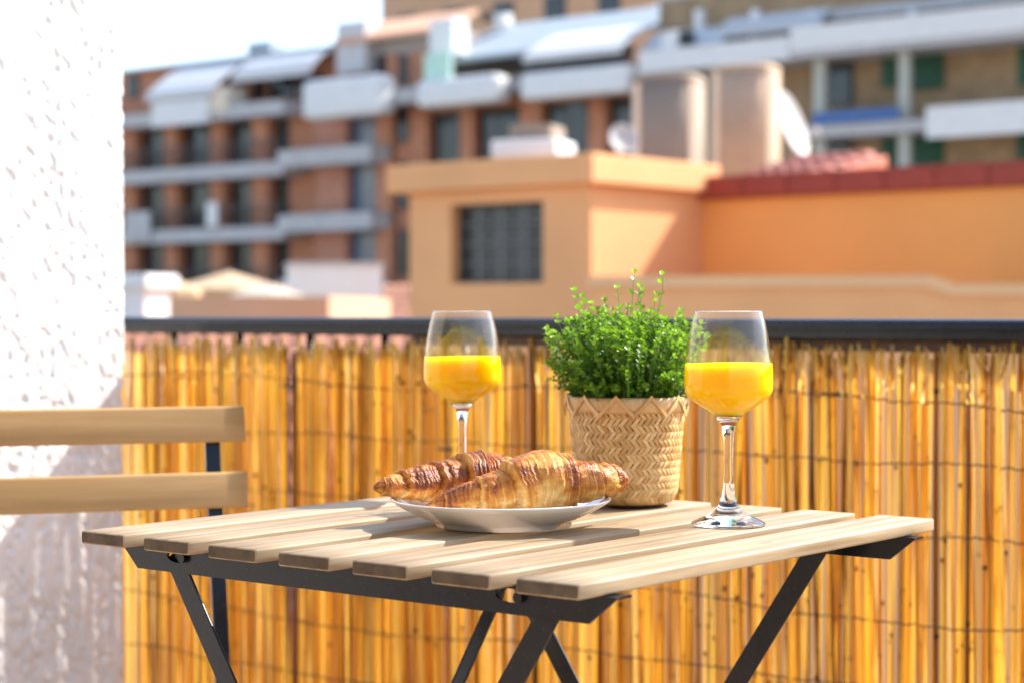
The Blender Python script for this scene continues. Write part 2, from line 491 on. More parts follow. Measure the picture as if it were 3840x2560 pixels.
# ---- stucco side wall: a real pitted surface that turns the corner
def stucco_wall():
    B0, A1, R = -2.672, 2.262, 0.012
    S0 = 0.55                           # start of the fine sheet along the wall
    path = []
    L1 = A1 - R - S0
    n1 = 330
    for i in range(n1):
        a = S0 + L1 * (i / (n1 - 1)) ** 0.75
        path.append((B0, a, 1.0, 0.0))
    for i in range(1, 7):
        th = i / 6 * pi / 2
        path.append((B0 - R + R * cos(th), A1 - R + R * sin(th), cos(th), sin(th)))
    for i in range(1, 16):
        path.append((B0 - R - 0.012 * i, A1, 0.0, 1.0))
    nz = 430
    z0, z1 = 0.0, 1.75
    mb = MB()
    vs = []
    acc = 0.0
    prev = None
    for (b, a, nx, ny) in path:
        if prev: acc += sqrt((b - prev[0]) ** 2 + (a - prev[1]) ** 2)
        prev = (b, a)
        for k in range(nz):
            z = z0 + (z1 - z0) * k / (nz - 1)
            s = acc; w = z
            # features lean slightly, like a trowelled knock-down coat
            p = s * 1.0 + w * 0.25; q = w * 0.72
            h = noise.noise((p * 84, q * 76, 1.3)) * 0.65 + noise.noise((p * 165, q * 140, 7.7)) * 0.5
            big = noise.noise((p * 9, q * 7, 3.1))
            e = h + 0.35 * big
            e = min(e, 0.05) - 0.05 if e > -0.60 else -0.65 + 0.25 * (e + 0.60)
            d = e * 0.0100 + noise.noise((p * 260, q * 240, 2.0)) * 0.0005 + noise.noise((p * 22, q * 14, 9.0)) * 0.0013
            vs.append((b + nx * d, a + ny * d, z))
    fs = []
    m = len(path)
    for i in range(m - 1):
        for k in range(nz - 1):
            fs.append((i * nz + k, (i + 1) * nz + k, (i + 1) * nz + k + 1, i * nz + k + 1))
    mb.add(vs, fs, 0, True)
    t = thing('stucco_wall', 'rough white stucco wall rising beside the railing, half in sun', 'wall', F(B0, 1.2, 0), YAW)
    o = mb.build('wall_face', STUCCO, None)
    o.parent = t; o.matrix_parent_inverse = Matrix.Identity(4)
    o.location = (-B0, -1.2, 0)
    core = MB(); core.box(-0.25, -1.85, 0, -0.03, A1 - 1.2 - 0.03, 2.9)
    core.box(-0.03, -1.85, 0, -0.006, S0 - 1.2 - 0.001, 2.9)
    core.box(-0.03, S0 - 1.2, 1.752, -0.004, A1 - 1.2 - 0.004, 2.9)
    core.build('wall_core', STUCCO, t)
stucco_wall()

# ================================================================== BACKGROUND BUILDINGS
FS = 7230.0
HZ = 1280 - PITCH * FS
def U(x): return (x - 1920) / FS
def H(y, Y): return EYE + (HZ - y) / FS * Y

# ---- the street front far behind: one long line of facades
FO = Vector((-18.8, 94.0, 0)); FD = Vector((0.777, -0.629, 0)).normalized()
FN = Vector((-FD.y * -1, FD.x * -1, 0))        # towards the balcony
FANG = atan2(FD.y, FD.x)
def ft(x, n=0.0):
    """distance along the street front at which a sight line of horizontal position x meets it (n metres in front)"""
    u = U(x)
    ox, oy = FO.x + FN.x * n, FO.y + FN.y * n
    return (u * oy - ox) / (FD.x - u * FD.y)
def fdist(x, n=0.0):
    t = ft(x, n)
    return FO.y + FN.y * n + FD.y * t
def fz(x, y, n=0.0): return H(y, fdist(x, n))

FN = Vector((FD.y, -FD.x, 0))
if FN.y > 0: FN = -FN

def facade(name, label, cat):
    return thing(name, label, cat, (FO.x, FO.y, -9.0), FANG)

def fbox(parent, name, m, x0, y0, x1, y1, n0, n1, label=None, bevel=0.0):
    """a real box on the street front; n is metres in front of the facade plane (negative: behind)"""
    xc = (x0 + x1) / 2
    n = max(n0, n1)
    ta, tb = ft(x0, n), ft(x1, n)
    za, zb = fz(xc, y1, n), fz(xc, y0, n)
    mb = MB()
    mb.box(ta, -max(n0, n1), za + 9.0, tb, -min(n0, n1), zb + 9.0)
    o = mb.build(name, m, parent, bevel=bevel)
    if label: o['label'] = label
    return o

def fbox_w(parent, name, m, t0, t1, z0, z1, n0, n1, bevel=0.0):
    mb = MB(); mb.box(t0, -max(n0, n1), z0 + 9.0, t1, -min(n0, n1), z1 + 9.0)
    return mb.build(name, m, parent, bevel=bevel)

def awning(parent, x0, x1, ytop, ybot, n_wall, n_out, name='awning', m=None, drop=0.35):
    """sloping canvas with a hanging valance"""
    xc = (x0 + x1) / 2
    ta, tb = ft(x0, n_out), ft(x1, n_out)
    zt, zb = fz(xc, ytop, n_wall), fz(xc, ybot, n_out)
    mb = MB()
    k = 8
    for i in range(k):
        f0, f1 = i / k, (i + 1) / k
        def P(f, dz):
            bulge = sin(f * pi) * 0.10
            return (-(n_wall + (n_out - n_wall) * f), zt + (zb - zt) * f + bulge + dz + 9.0)
        a, b = P(f0, 0), P(f1, 0)
        c, d = P(f0, -0.05), P(f1, -0.05)
        mb.add([(ta, a[0], a[1]), (tb, a[0], a[1]), (tb, b[0], b[1]), (ta, b[0], b[1]), (ta, c[0], c[1]), (tb, c[0], c[1]), (tb, d[0], d[1]), (ta, d[0], d[1])],
               [(0, 1, 2, 3), (4, 7, 6, 5), (0, 3, 7, 4), (1, 5, 6, 2)], 0, False)
    mb.box(ta, -n_out - 0.03, zb - drop + 9.0, tb, -n_out, zb - 0.05 + 9.0)
    return mb.build(name, m or CANVAS, parent)

# --- brick apartment building on the left
A = facade('brick_apartment_building', 'long brick apartment building with grey balcony slabs beyond the white stucco wall', 'building')
tA0, tA1 = -6.0, ft(1500)
ZS = [1.85, 4.78, 7.70, 10.45]
fbox_w(A, 'wall', BRICK, tA0, tA1, -9, 10.45, -6.5, -1.6)
fbox_w(A, 'attic_wall', BRICK, tA0, ft(1240) - 0.05, 10.52, 13.0, -6.4, -2.3)
rf = MB()
for i in range(30):
    ta, tb = tA0 + (ft(1240) - tA0) * i / 30, tA0 + (ft(1240) - tA0) * (i + 1) / 30 - 0.03
    rf.add([(ta, 1.9, 22.0), (tb, 1.9, 22.0), (tb, 5.6, 22.75), (ta, 5.6, 22.75), (ta, 1.9, 21.86), (tb, 1.9, 21.86), (tb, 5.6, 22.6), (ta, 5.6, 22.6)],
           [(0, 1, 2, 3), (4, 7, 6, 5), (0, 4, 5, 1), (1, 5, 6, 2), (2, 6, 7, 3), (3, 7, 4, 0)])
o = rf.build('roof', GREYROOF, A)
fbox(A, 'roof_vent', GREYROOF, 930, 160, 1015, 200, -4.2, -3.4)
col_x = [(452, 508), (618, 664), (790, 838), (945, 1003)]
for fi, (zb, zt) in enumerate(((-1.0, 1.62), (1.88, 4.55), (4.81, 7.45), (7.73, 10.2))):
    for (xa, xb) in col_x:
        fbox_w(A, 'column', BRICK, ft(xa, -0.9), ft(xb, -0.9), zb, zt, -1.597, -0.9)
    for (xa, xb) in ((512, 614), (668, 786), (842, 941), (1008, 1075)):
        w = fbox_w(A, 'window', DARKFRAME, ft(xa, -1.4), ft(xb, -1.4), zb + 0.05, zt - 0.15, -1.59, -1.5)
        p = fbox_w(w, 'pane', DARKPANE, ft(xa, -1.4) + 0.08, (ft(xa, -1.4) + ft(xb, -1.4)) / 2 - 0.04, zb + 0.13, zt - 0.23, -1.498, -1.48)
        p = fbox_w(w, 'pane', DARKPANE, (ft(xa, -1.4) + ft(xb, -1.4)) / 2 + 0.04, ft(xb, -1.4) - 0.08, zb + 0.13, zt - 0.23, -1.498, -1.48)
    if fi > 0 :
        rl = MB()
        ta, tb = tA0 + 0.2, ft(1062) - 0.1
        k = int((tb - ta) / 0.16)
        for j in range(k):
            t = ta + (tb - ta) * j / k
            rl.box(t, 0.04, zb + 9.02, t + 0.025, 0.065, zb + 9.92)
        rl.box(ta, 0.035, zb + 9.925, tb, 0.07, zb + 9.98)
        rl.build('balcony_rail', DARKFRAME, A)
for zs in ZS:
    fbox_w(A, 'balcony_slab', CONCRETE, tA0, ft(1062), zs - 0.62, zs, -1.595, 0.0)
# the bay to the right, with its own deeper balconies
for (zb, zt) in ((2.3, 5.2), (5.2, 8.1), (8.1, 11.0)):
    fbox_w(A, 'bay_panel', plain('salmon brick panel', (0.44, 0.20, 0.13), 0.85, 0.12, 2.5), ft(1150, 0), ft(1262, 0), zb + 0.02, zt - 0.5, -1.597, -0.6)
    fbox_w(A, 'bay_panel', BRICK, ft(1375, 0), ft(1430, 0), zb + 0.02, zt - 0.5, -1.597, -0.6)
    w = fbox_w(A, 'window', plain('blue grey frame', (0.06, 0.08, 0.13), 0.5, 0.1, 3), ft(1268, 0), ft(1370, 0), zb + 0.1, zt - 0.75, -1.59, -0.9)
    fbox_w(w, 'pane', plain('curtained pane', (0.16, 0.17, 0.19), 0.2, 0.25, 1.5), ft(1305, 0), ft(1362, 0), zb + 0.18, zt - 0.83, -0.898, -0.88)
    w = fbox_w(A, 'window', DARKFRAME, ft(1436, 0), ft(1476, 0), zb + 0.1, zt - 0.75, -1.59, -0.9)
    fbox_w(w, 'pane', DARKPANE, ft(1440, 0), ft(1472, 0), zb + 0.18, zt - 0.83, -0.898, -0.88)
    fbox_w(A, 'bay_slab', CONCRETE, ft(1072), ft(1420), zb - 0.75, zb, -0.85, 0.5)
# attic storey
for (xa, xb) in ((478, 520), (955, 990), (1010, 1105), (1115, 1215)):
    w = fbox(A, 'attic_window', DARKFRAME, xa, 285, xb, 372, -2.295, -2.2)
    fbox(w, 'pane', DARKPANE, xa + 5, 292, xb - 5, 366, -2.198, -2.17)
awning(A, 548, 800, 252, 345, -2.2, 0.2)
awning(A, 872, 1170, 205, 268, -2.2, -0.6)
fbox(A, 'balcony_front', WHITE, 572, 378, 782, 470, 0.05, 0.2)
fbox(A, 'balcony_front', WHITE, 1130, 290, 1425, 440, 0.1, 1.2, bevel=0.35)
fbox(A, 'balcony_front', CONCRETE, 470, 795, 560, 900, 0.05, 0.2)
fbox(A, 'white_cloth', WHITE, 775, 760, 815, 850, 0.1, 0.16)
fbox(A, 'awning_side', CREAM, 790, 330, 850, 420, -1.2, 0.1)

# --- taller corner building with the tiled cap
T = facade('corner_building', 'brick corner house with terracotta cap and white balconies above the peach hut', 'building')
fbox_w(T, 'wall', BRICK, tA1 + 0.02, ft(2380), -9, 10.6, -6.5, -1.6)
fbox_w(T, 'tower_wall', plain('grey render', (0.44, 0.42, 0.41), 0.85, 0.08, 1.5), ft(1265, -2), ft(1650, -2), 10.62, fz(1450, 130, -2), -6, -2.0)
fbox(T, 'tower_side', plain('pale render', (0.56, 0.55, 0.55), 0.85, 0.06, 1.5), 1263, 85, 1372, 275, -1.997, -1.2)
cap = MB()
ta, tb = ft(1262, -1.2), ft(1660, -1.2)
zc = fz(1480, 130, -1.2)
for i in range(24):
    a0 = ta + (tb - ta) * i / 24; a1 = ta + (tb - ta) * (i + 0.92) / 24
    cap.add([(a0, 1.0, zc + 9), (a1, 1.0, zc + 9), (a1, 3.6, zc + 10.1), (a0, 3.6, zc + 10.1), (a0, 1.0, zc + 8.8), (a1, 1.0, zc + 8.8), (a1, 3.6, zc + 9.9), (a0, 3.6, zc + 9.9)],
            [(0, 1, 2, 3), (4, 7, 6, 5), (0, 4, 5, 1), (1, 5, 6, 2), (2, 6, 7, 3), (3, 7, 4, 0)])
cap.build('roof', plain('pale terracotta', (0.68, 0.38, 0.24), 0.8, 0.15, 2), T)
for (xa, xb) in ((1415, 1440), (1500, 1525)):
    w = fbox(T, 'window', DARKFRAME, xa, 210, xb, 325, -1.995, -1.85)
    fbox(w, 'pane', DARKPANE, xa + 4, 216, xb - 4, 318, -1.848, -1.82)
fbox(T, 'brick_pier', BRICK, 1450, 205, 1490, 330, -1.995, -1.7)
fbox(T, 'brick_pier', BRICK, 1535, 195, 1600, 320, -1.995, -1.7)
fbox(T, 'chimney', WHITE, 1610, 75, 1700, 205, -1.6, -0.6)
fbox(T, 'balcony_slab', CONCRETE, 1425, 335, 1570, 390, -1.59, 0.3)
fbox(T, 'balcony_front', WHITE, 1557, 290, 1860, 395, 0.1, 1.1, bevel=0.3)
fbox(T, 'balcony_front', WHITE, 1950, 258, 2345, 362, 0.1, 1.1, bevel=0.2)
awning(T, 1960, 2330, 128, 196, -1.5, 0.8, drop=0.28)
fbox(T, 'drying_cloth', LAUNDRY, 1590, 200, 1690, 300, 0.5, 0.62)
fbox(T, 'balcony_slab', CONCRETE, 1862, 300, 1945, 345, -1.59, 0.0)
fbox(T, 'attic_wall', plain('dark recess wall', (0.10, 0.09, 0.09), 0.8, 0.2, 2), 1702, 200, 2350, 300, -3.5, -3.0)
gr = MB()
ta, tb = ft(1700, -2), ft(2360, -2)
zt = fz(2000, 85, -5); zl = fz(2000, 190, -1.2)
gr.add([(ta, 1.0, zl + 9), (tb, 1.0, zl + 9), (tb, 5.0, zt + 9), (ta, 5.0, zt + 9), (ta, 1.0, zl + 8.8), (tb, 1.0, zl + 8.8), (tb, 5.0, zt + 8.8), (ta, 5.0, zt + 8.8)],
       [(0, 1, 2, 3), (4, 7, 6, 5), (0, 4, 5, 1), (1, 5, 6, 2), (2, 6, 7, 3), (3, 7, 4, 0)])
gr.build('roof', GREYROOF, T)
fbox(T, 'roof_vent', DARKFRAME, 1805, 50, 1850, 80, -4.5, -4.0)
fbox(T, 'roof_vent', WHITE, 1852, 55, 1895, 95, -4.5, -4.0)
# storey below: brick piers and dark openings
for (xa, xb) in ((1480, 1600), (1725, 1772), (1950, 2025), (2205, 2265)):
    fbox_w(T, 'brick_pier', BRICK, ft(xa, -1.0), ft(xb, -1.0), 2.0, 9.7, -1.597, -1.0)
for (xa, xb) in ((1605, 1720), (1778, 1942), (2030, 2200), (2270, 2370)):
    for (zb, zt2) in ((3.2, 5.8), (6.2, 9.4)):
        w = fbox_w(T, 'window', DARKFRAME, ft(xa, -1.3), ft(xb, -1.3), zb, zt2, -1.59, -1.45)
        md = (ft(xa, -1.3) + ft(xb, -1.3)) / 2
        fbox_w(w, 'pane', DARKPANE, ft(xa, -1.3) + 0.07, md - 0.04, zb + 0.08, zt2 - 0.08, -1.448, -1.43)
        fbox_w(w, 'pane', DARKPANE, md + 0.04, ft(xb, -1.3) - 0.07, zb + 0.08, zt2 - 0.08, -1.448, -1.43)
fbox_w(T, 'balcony_slab', plain('brown soffit', (0.26, 0.19, 0.14), 0.85, 0.1, 2), ft(1480, 0.0), ft(2370, 0.0), 9.75, 10.55, -1.597, -0.2)

# --- building with green shutters on the right
G = facade('green_shutter_building', 'apartment building with green shutters and long white balcony bands behind the orange wall', 'building')
tG0, tG1 = ft(2382), 62.0
zG = fz(3000, 120)
fbox_w(G, 'wall', BROWNWALL, tG0, tG1, -9, 13.1, -7, -1.6)
fbox_w(G, 'roof_slab', CONCRETE, tG0, tG1, 13.12, 13.3, -7, -1.6)
zb0, zb1 = fz(3300, 165, 0.6), fz(3300, 72, 0.6)
fbox_w(G, 'balcony_band', WHITE, ft(2960, 0.6), tG1, zb0, zb1, 0.3, 0.6)
fbox_w(G, 'balcony_band', WHITE, ft(2395, 0.6), ft(2955, 0.6), fz(2700, 250, 0.6), fz(2700, 165, 0.6), 0.3, 0.6)
fbox_w(G, 'balcony_slab', CONCRETE, tG0, tG1, zb0 - 0.25, zb0 - 0.01, -1.59, 0.55)
zs0, zs1 = fz(3250, 505, 0.4), fz(3250, 462, 0.4)
fbox_w(G, 'balcony_slab', CONCRETE, ft(2960, 0.4), tG1, zs0, zs1, -1.59, 0.4)
fbox_w(G, 'balcony_slab', CONCRETE, ft(2960, 0.4), tG1, zs0 - 3.0, zs1 - 3.0, -1.59, 0.4)
fbox(G, 'balcony_front', WHITE, 3470, 385, 3990, 505, 0.42, 0.6)
fbox(G, 'balcony_front', BLUE, 3045, 415, 3365, 460, 0.42, 0.5, label='blue balcony front')
for (xa, xb, ya, yb) in ((3410, 3530, 190, 338), (3810, 3880, 160, 318), (3300, 3355, 200, 330), (3410, 3530, 512, 640), (3810, 3880, 500, 630), (3300, 3355, 515, 650)):
    w = fbox(G, 'shutter', GREEN, xa, ya, xb, yb, -1.597, -1.45)
    ta, tb = ft(xa, -1.45), ft(xb, -1.45)
    z0, z1 = fz((xa + xb) / 2, yb, -1.45), fz((xa + xb) / 2, ya, -1.45)
    sl = MB()
    k = 12
    for i in range(k):
        zz = z0 + (z1 - z0) * (i + 0.15) / k
        sl.box(ta + 0.06, 1.40, zz + 9, tb - 0.06, 1.448, zz + 9 + (z1 - z0) / k * 0.6)
    sl.build('louvre', GREEN, w)
for x in (3365, 3048):
    fbox_w(G, 'post', plain('pale green grey post', (0.42, 0.43, 0.38), 0.8, 0.08, 2), ft(x, 0.0), ft(x + 40, 0.0), -9, zb0 - 0.26, -0.25, 0.0)
for (ya, yb) in ((235, 400), (520, 660)):
    w = fbox(G, 'window', DARKFRAME, 3100, ya, 3195, yb, -1.597, -1.5)
    fbox(w, 'pane', DARKPANE, 3106, ya + 8, 3189, yb - 8, -1.498, -1.47)
# penthouse level above the band: brick, grey posts, sloping white canopies
fbox(G, 'penthouse_wall', BRICK, 2640, 60, 3900, 160, -3.6, -3.0)
for x in (2600, 2810, 3020, 3400, 3640):
    fbox(G, 'penthouse_post', WHITE, x, 40, x + 28, 150, -1.6, -1.3)
awning(G, 2400, 2700, 95, 175, -2.4, -0.4)
awning(G, 2690, 3080, 20, 90, -3.2, -0.8)
fbox_w(G, 'pergola_beam', CONCRETE, ft(3100, -1.5), tG1, fz(3300, 62, -1.5), fz(3300, 20, -1.5), -2.6, -1.4)
fbox(G, 'lounge_figure_stand', WHITE, 2480, 120, 2530, 200, 0.0, 0.3)
fbox(G, 'dark_opening', DARKPANE, 2545, 120, 2595, 175, -0.4, -0.2)
roofG = MB()
ta, tb = ft(2360, -3), ft(2640, -3)
z0, z1 = fz(2500, 90, -2), fz(2500, -10, -6)
roofG.add([(ta, 2.0, z0 + 9), (tb, 2.0, z0 + 9), (tb, 6.0, z1 + 9), (ta, 6.0, z1 + 9), (ta, 2.0, z0 + 8.8), (tb, 2.0, z0 + 8.8), (tb, 6.0, z1 + 8.8), (ta, 6.0, z1 + 8.8)],
          [(0, 1, 2, 3), (4, 7, 6, 5), (0, 4, 5, 1), (1, 5, 6, 2), (2, 6, 7, 3), (3, 7, 4, 0)])
roofG.build('roof', GREYROOF, G)

# --- taller tan block beyond
TB = thing('tan_tower_block', 'tall tan apartment block standing behind the terracotta capped corner house', 'building', (2, 128, -9), FANG)
mb = MB(); mb.box(-14.5, 0, 0, 9.5, 14, 44); mb.build('wall', TAN, TB)
for j in range(3):
    for i in range(5):
        w = MB(); w.box(-13 + i * 4.4, -0.06, 26 + j * 3.1, -11.2 + i * 4.4, 0.02, 27.6 + j * 3.1)
        f = w.build('window', DARKFRAME, TB)
        p = MB(); p.box(-12.9 + i * 4.4, -0.08, 26.1 + j * 3.1, -11.3 + i * 4.4, -0.065, 27.5 + j * 3.1); p.build('pane', DARKPANE, f)

# ---- peach rooftop hut
HC = Vector((U(2217) * 14.0, 14.0, 0))
HR = Vector((sin(radians(40)), cos(radians(40)), 0))     # right face recedes this way
HL = Vector((-cos(radians(40)), sin(radians(40)), 0))    # left face recedes this way
hang = radians(50)                                        # local x along HR... y along HL
HZT = H(690, 14.0)
hut = thing('rooftop_hut', 'peach plastered rooftop hut with flat overhanging slab and a barred window', 'hut', (HC.x, HC.y, -3.0), hang)
LW, RW = 1.80, 1.45
mb = MB()
# wall faces: left face has a real opening.  local x -> HR, local y -> HL
w0, w1 = 0.45, 1.37          # opening along the left face
wz0, wz1 = H(1062, 14.5) + 3.0, H(760, 14.5) + 3.0
TH = 0.16
top = HZT + 3.0
mb.box(0, 0, 0, TH, w0, top); mb.box(0, w1, 0, TH, LW, top)
mb.box(0, w0, 0, TH, w1, wz0); mb.box(0, w0, wz1, TH, w1, top)
mb.box(TH, 0, 0, RW, TH, top); mb.box(TH, LW - TH, 0, RW, LW, top); mb.box(RW - TH, TH, 0, RW, LW - TH, top)
mb.build('wall', PEACH, hut)
mb = MB(); mb.box(-0.10, -0.085, top + 0.001, RW + 0.1, LW + 0.16, top + 0.215)
mb.build('roof_slab', PEACH, hut, bevel=0.012)
w = MB(); fr = 0.035
w.box(0.10, w0, wz0, 0.13, w0 + fr, wz1); w.box(0.10, w1 - fr, wz0, 0.13, w1, wz1)
w.box(0.10, w0 + fr, wz0, 0.13, w1 - fr, wz0 + fr); w.box(0.10, w0 + fr, wz1 - fr, 0.13, w1 - fr, wz1)
win = w.build('window', DARKFRAME, hut)
p = MB(); p.box(0.133, w0 + 0.01, wz0 + 0.01, 0.139, w1 - 0.01, wz1 - 0.01); p.build('pane', plain('dusty dark pane', (0.055, 0.055, 0.055), 0.25, 0.3, 3), win)
for i in range(1, 4):
    q = MB(); y = w0 + (w1 - w0) * i / 4; q.box(0.07, y - 0.008, wz0 + 0.002, 0.085, y + 0.008, wz1 - 0.002); q.build('window_bar', plain('grey bar', (0.16, 0.16, 0.15), 0.5, 0.1, 20), win)
for i in range(1, 4):
    q = MB(); z = wz0 + (wz1 - wz0) * i / 4; q.box(0.0855, w0 + 0.002, z - 0.006, 0.098, w1 - 0.002, z + 0.006); q.build('window_bar', bpy.data.materials['grey bar'], win)

# ---- long orange wall running off to the right, with red clay coping
IC = HC + HR * 1.43
ob = thing('orange_house', 'long orange house wall with a red clay coping right of the peach hut', 'house', (IC.x, IC.y, -9.0), radians(-40))
zt = H(752, IC.y)
mb = MB(); mb.box(0.0, 0.0, 0, 9.0, 5.0, zt + 9.0); mb.build('wall', ORANGE, ob)
k = 22
cm = MB(); cm.box(-0.03, -0.08, 0, 0.374, 0.28, 0.17)
cmesh = cm.mesh('coping_tile', TERRA_RED)
bm = bmesh.new(); bm.from_mesh(cmesh); bmesh.ops.bevel(bm, geom=bm.edges[:], offset=0.008, segments=2, affect='EDGES'); bm.to_mesh(cmesh); bm.free()
for i in range(k):
    link('coping_tile', cmesh, ob, (0.03 + i * 0.408, 0, zt + 9.004))
# low pitched tile roof behind the coping
def tile_roof(parent, name, m, x0, x1, y0, y1, z0, z1, pitch=0.22, rows=10):
    """barrel-tile roof: overlapping half-round tiles laid in courses"""
    mb = MB()
    nx = int((x1 - x0) / pitch)
    for i in range(nx):
        xa = x0 + (i + 0.5) * pitch
        for r in range(rows):
            f0, f1 = r / rows, (r + 1.12) / rows
            ya, yb = y0 + (y1 - y0) * f0, y0 + (y1 - y0) * f1
            za, zb_ = z0 + (z1 - z0) * f0 + 0.03, z0 + (z1 - z0) * f1
            vs = []
            for (yy, zz, rr) in ((ya, za, pitch * 0.5), (yb, zb_, pitch * 0.42)):
                for q in range(5):
                    th = pi * q / 4
                    vs.append((xa + rr * cos(th), yy, zz + rr * 0.8 * sin(th)))
            mb.add(vs, [(q, q + 5, q + 6, q + 1) for q in range(4)] + [(0, 1, 2, 3, 4)], 0, True)
    mb.add([(x0, y0, z0), (x1, y0, z0), (x1, y1, z1), (x0, y1, z1), (x0, y0, z0 - 0.1), (x1, y0, z0 - 0.1), (x1, y1, z1 - 0.1), (x0, y1, z1 - 0.1)],
           [(0, 1, 2, 3), (4, 7, 6, 5), (0, 4, 5, 1), (1, 5, 6, 2), (2, 6, 7, 3), (3, 7, 4, 0)])
    o = mb.build(name, m, parent)
    o['kind'] = 'stuff'
    return o
tile_roof(ob, 'tile_roof', plain('sunlit red tile', (0.50, 0.17, 0.12), 0.75, 0.15, 4), 0.02, 0.78, 0.32, 1.5, zt + 9.12, zt + 9.40, 0.13, 6)

# ---- low peach parapet in front of the orange wall, stepping down to the right
par = thing('parapet_wall', 'low peach parapet wall with pale band, sloping down one step at right', 'wall', (U(2217) * 12.6, 12.6, -6.0), radians(-6))
PY = 12.5
z_hi = H(1036, PY) + 6.0; z_lo = H(1068, PY) + 6.0
pa = radians(-6); pox, poy = U(2217) * 12.6, 12.6
xs = (U(3480) * poy - pox) / (cos(pa) - U(3480) * sin(pa)); xe = xs + 0.14
body = [(0, 0), (14, 0), (14, z_lo - 0.075), (xe, z_lo - 0.075), (xs, z_hi - 0.075), (0, z_hi - 0.075)]
Mx = Matrix(((1, 0, 0, 0), (0, 0, -1, 0), (0, 1, 0, 0), (0, 0, 0, 1)))
mb = MB(); mb.prism(body, Matrix.Translation((0, 0.16, 0)) @ Mx, 0.16); mb.box(0.0, 0.165, 0, 0.16, 1.35, z_hi - 0.075); mb.build('wall', PEACH, par)
cop = [(-0.02, z_hi - 0.075), (xs, z_hi - 0.075), (xe, z_lo - 0.075), (14, z_lo - 0.075), (14, z_lo), (xe + 0.03, z_lo), (xs + 0.02, z_hi), (-0.02, z_hi)]
mb = MB(); mb.prism(cop, Matrix.Translation((0, 0.19, 0.001)) @ Mx, 0.22); mb.build('coping', plain('pale peach band', (0.80, 0.47, 0.235), 0.8, 0.05, 2), par)

# ---- rooftop structures standing behind the coping
def roof_tank(name, label, x0, x1, y0, y1, Y, body, collar):
    """upright rooftop tank with a rounded-square plan, a collar and a low domed lid"""
    X0, X1 = U(x0) * Y, U(x1) * Y
    z0, z1 = H(y1, Y), H(y0, Y)
    r = (X1 - X0) / 2
    t = thing(name, label, 'tank', ((X0 + X1) / 2, Y + r, z0 - 1.2), radians(-20), 'beige tanks on the roof behind the orange house')
    h = z1 - z0 + 1.2
    def ring(rr, z, n=48, e=3.2):
        out = []
        for k in range(n):
            a = 2 * pi * k / n
            c_, s_ = cos(a), sin(a)
            q = rr / (abs(c_) ** e + abs(s_) ** e) ** (1 / e)
            out.append((q * c_ * 0.90, q * s_ * 0.90, z))
        return out
    def stack(prof):
        mb = MB(); n = 48
        vs = [p for (rr, z) in prof for p in ring(rr, z)]
        mb.add(vs, [(i * n + k, i * n + (k + 1) % n, (i + 1) * n + (k + 1) % n, (i + 1) * n + k) for i in range(len(prof) - 1) for k in range(n)], 0, True)
        mb.f.append(tuple((len(prof) - 1) * n + k for k in range(n))); mb.m.append(0); mb.s.append(False)
        return mb
    stack([(r, 0), (r, h * 0.5), (r, h - 0.10)]).build('body', body, t)
    stack([(r * 1.02, h - 0.098), (r * 1.02, h - 0.03)]).build('collar', collar, t)
    stack([(r * 0.98, h - 0.028), (r * 0.93, h - 0.008), (r * 0.6, h)]).build('lid', collar, t)
    for a in (radians(-128), radians(-38)):  # pale strips added to colour in the sunlit tank edges, no real straps
        mb = MB(); mb.box(-0.045, -0.02, 0, 0.045, 0.02, h - 0.11)
        q = r * 0.9 / (abs(cos(a)) ** 3.2 + abs(sin(a)) ** 3.2) ** (1 / 3.2)
        o = mb.build('lit_edge_strip', CREAM, t); o.location = (q * cos(a), q * sin(a), 0); o.rotation_euler = (0, 0, a + pi / 2)
    return t
roof_tank('roof_tank', 'grey beige rounded roof tank, the shorter and left one of two', 2372, 2664, 272, 590, 24.0, BEIGE, BEIGE)
PINKB = plain('pink beige plaster', (0.46, 0.325, 0.22), 0.85, 0.16, 1.6)
roof_tank('roof_tank', 'pinkish beige rounded roof tank, the taller and right one of two', 2672, 2950, 235, 600, 25.5, PINKB, PINKB)
DISHGREY = plain('grey white dish', (0.44, 0.43, 0.42), 0.6, 0.05, 3)
# dish aerial
def dish(label, x, y, Y, r, az):
    t = thing('satellite_dish', label, 'dish', (U(x) * Y, Y, H(y, Y) - 1.6), az)
    mb = MB()
    prof = [(0.001 + r * i / 10, 0.22 * r * (i / 10) ** 2) for i in range(11)]
    mb.lathe(prof, 32); mb.lathe([(p[0], p[1] - 0.03) for p in prof], 32)
    mb.lathe([(r, 0.22 * r - 0.03), (r + 0.01, 0.22 * r - 0.01), (r, 0.22 * r)], 32)
    o = mb.build('reflector', DISHGREY, t); o.location = (0, 0, 1.6); o.rotation_euler = (radians(72), 0, 0)
    mb = MB(); mb.tube([(0, 0.12, -1.0), (0, 0.12, 1.5), (0, 0.02, 1.6)], 0.03, 8); mb.build('mast', CONCRETE, t)
    mb = MB(); mb.tube([(0, -0.05, 1.6 - r * 0.9), (0, -r * 0.9, 1.6 - 0.1)], 0.012, 6); mb.box(-0.04, -r * 0.95, 1.48, 0.04, -r * 0.85, 1.56); mb.build('feed_arm', CONCRETE, t)
dish('large white satellite dish edge-on behind the pinkish roof tank', 2948, 475, 26.5, 0.47, radians(62))
dish('small white satellite dish low beside the grey beige roof tank', 2335, 525, 22.0, 0.17, radians(20))

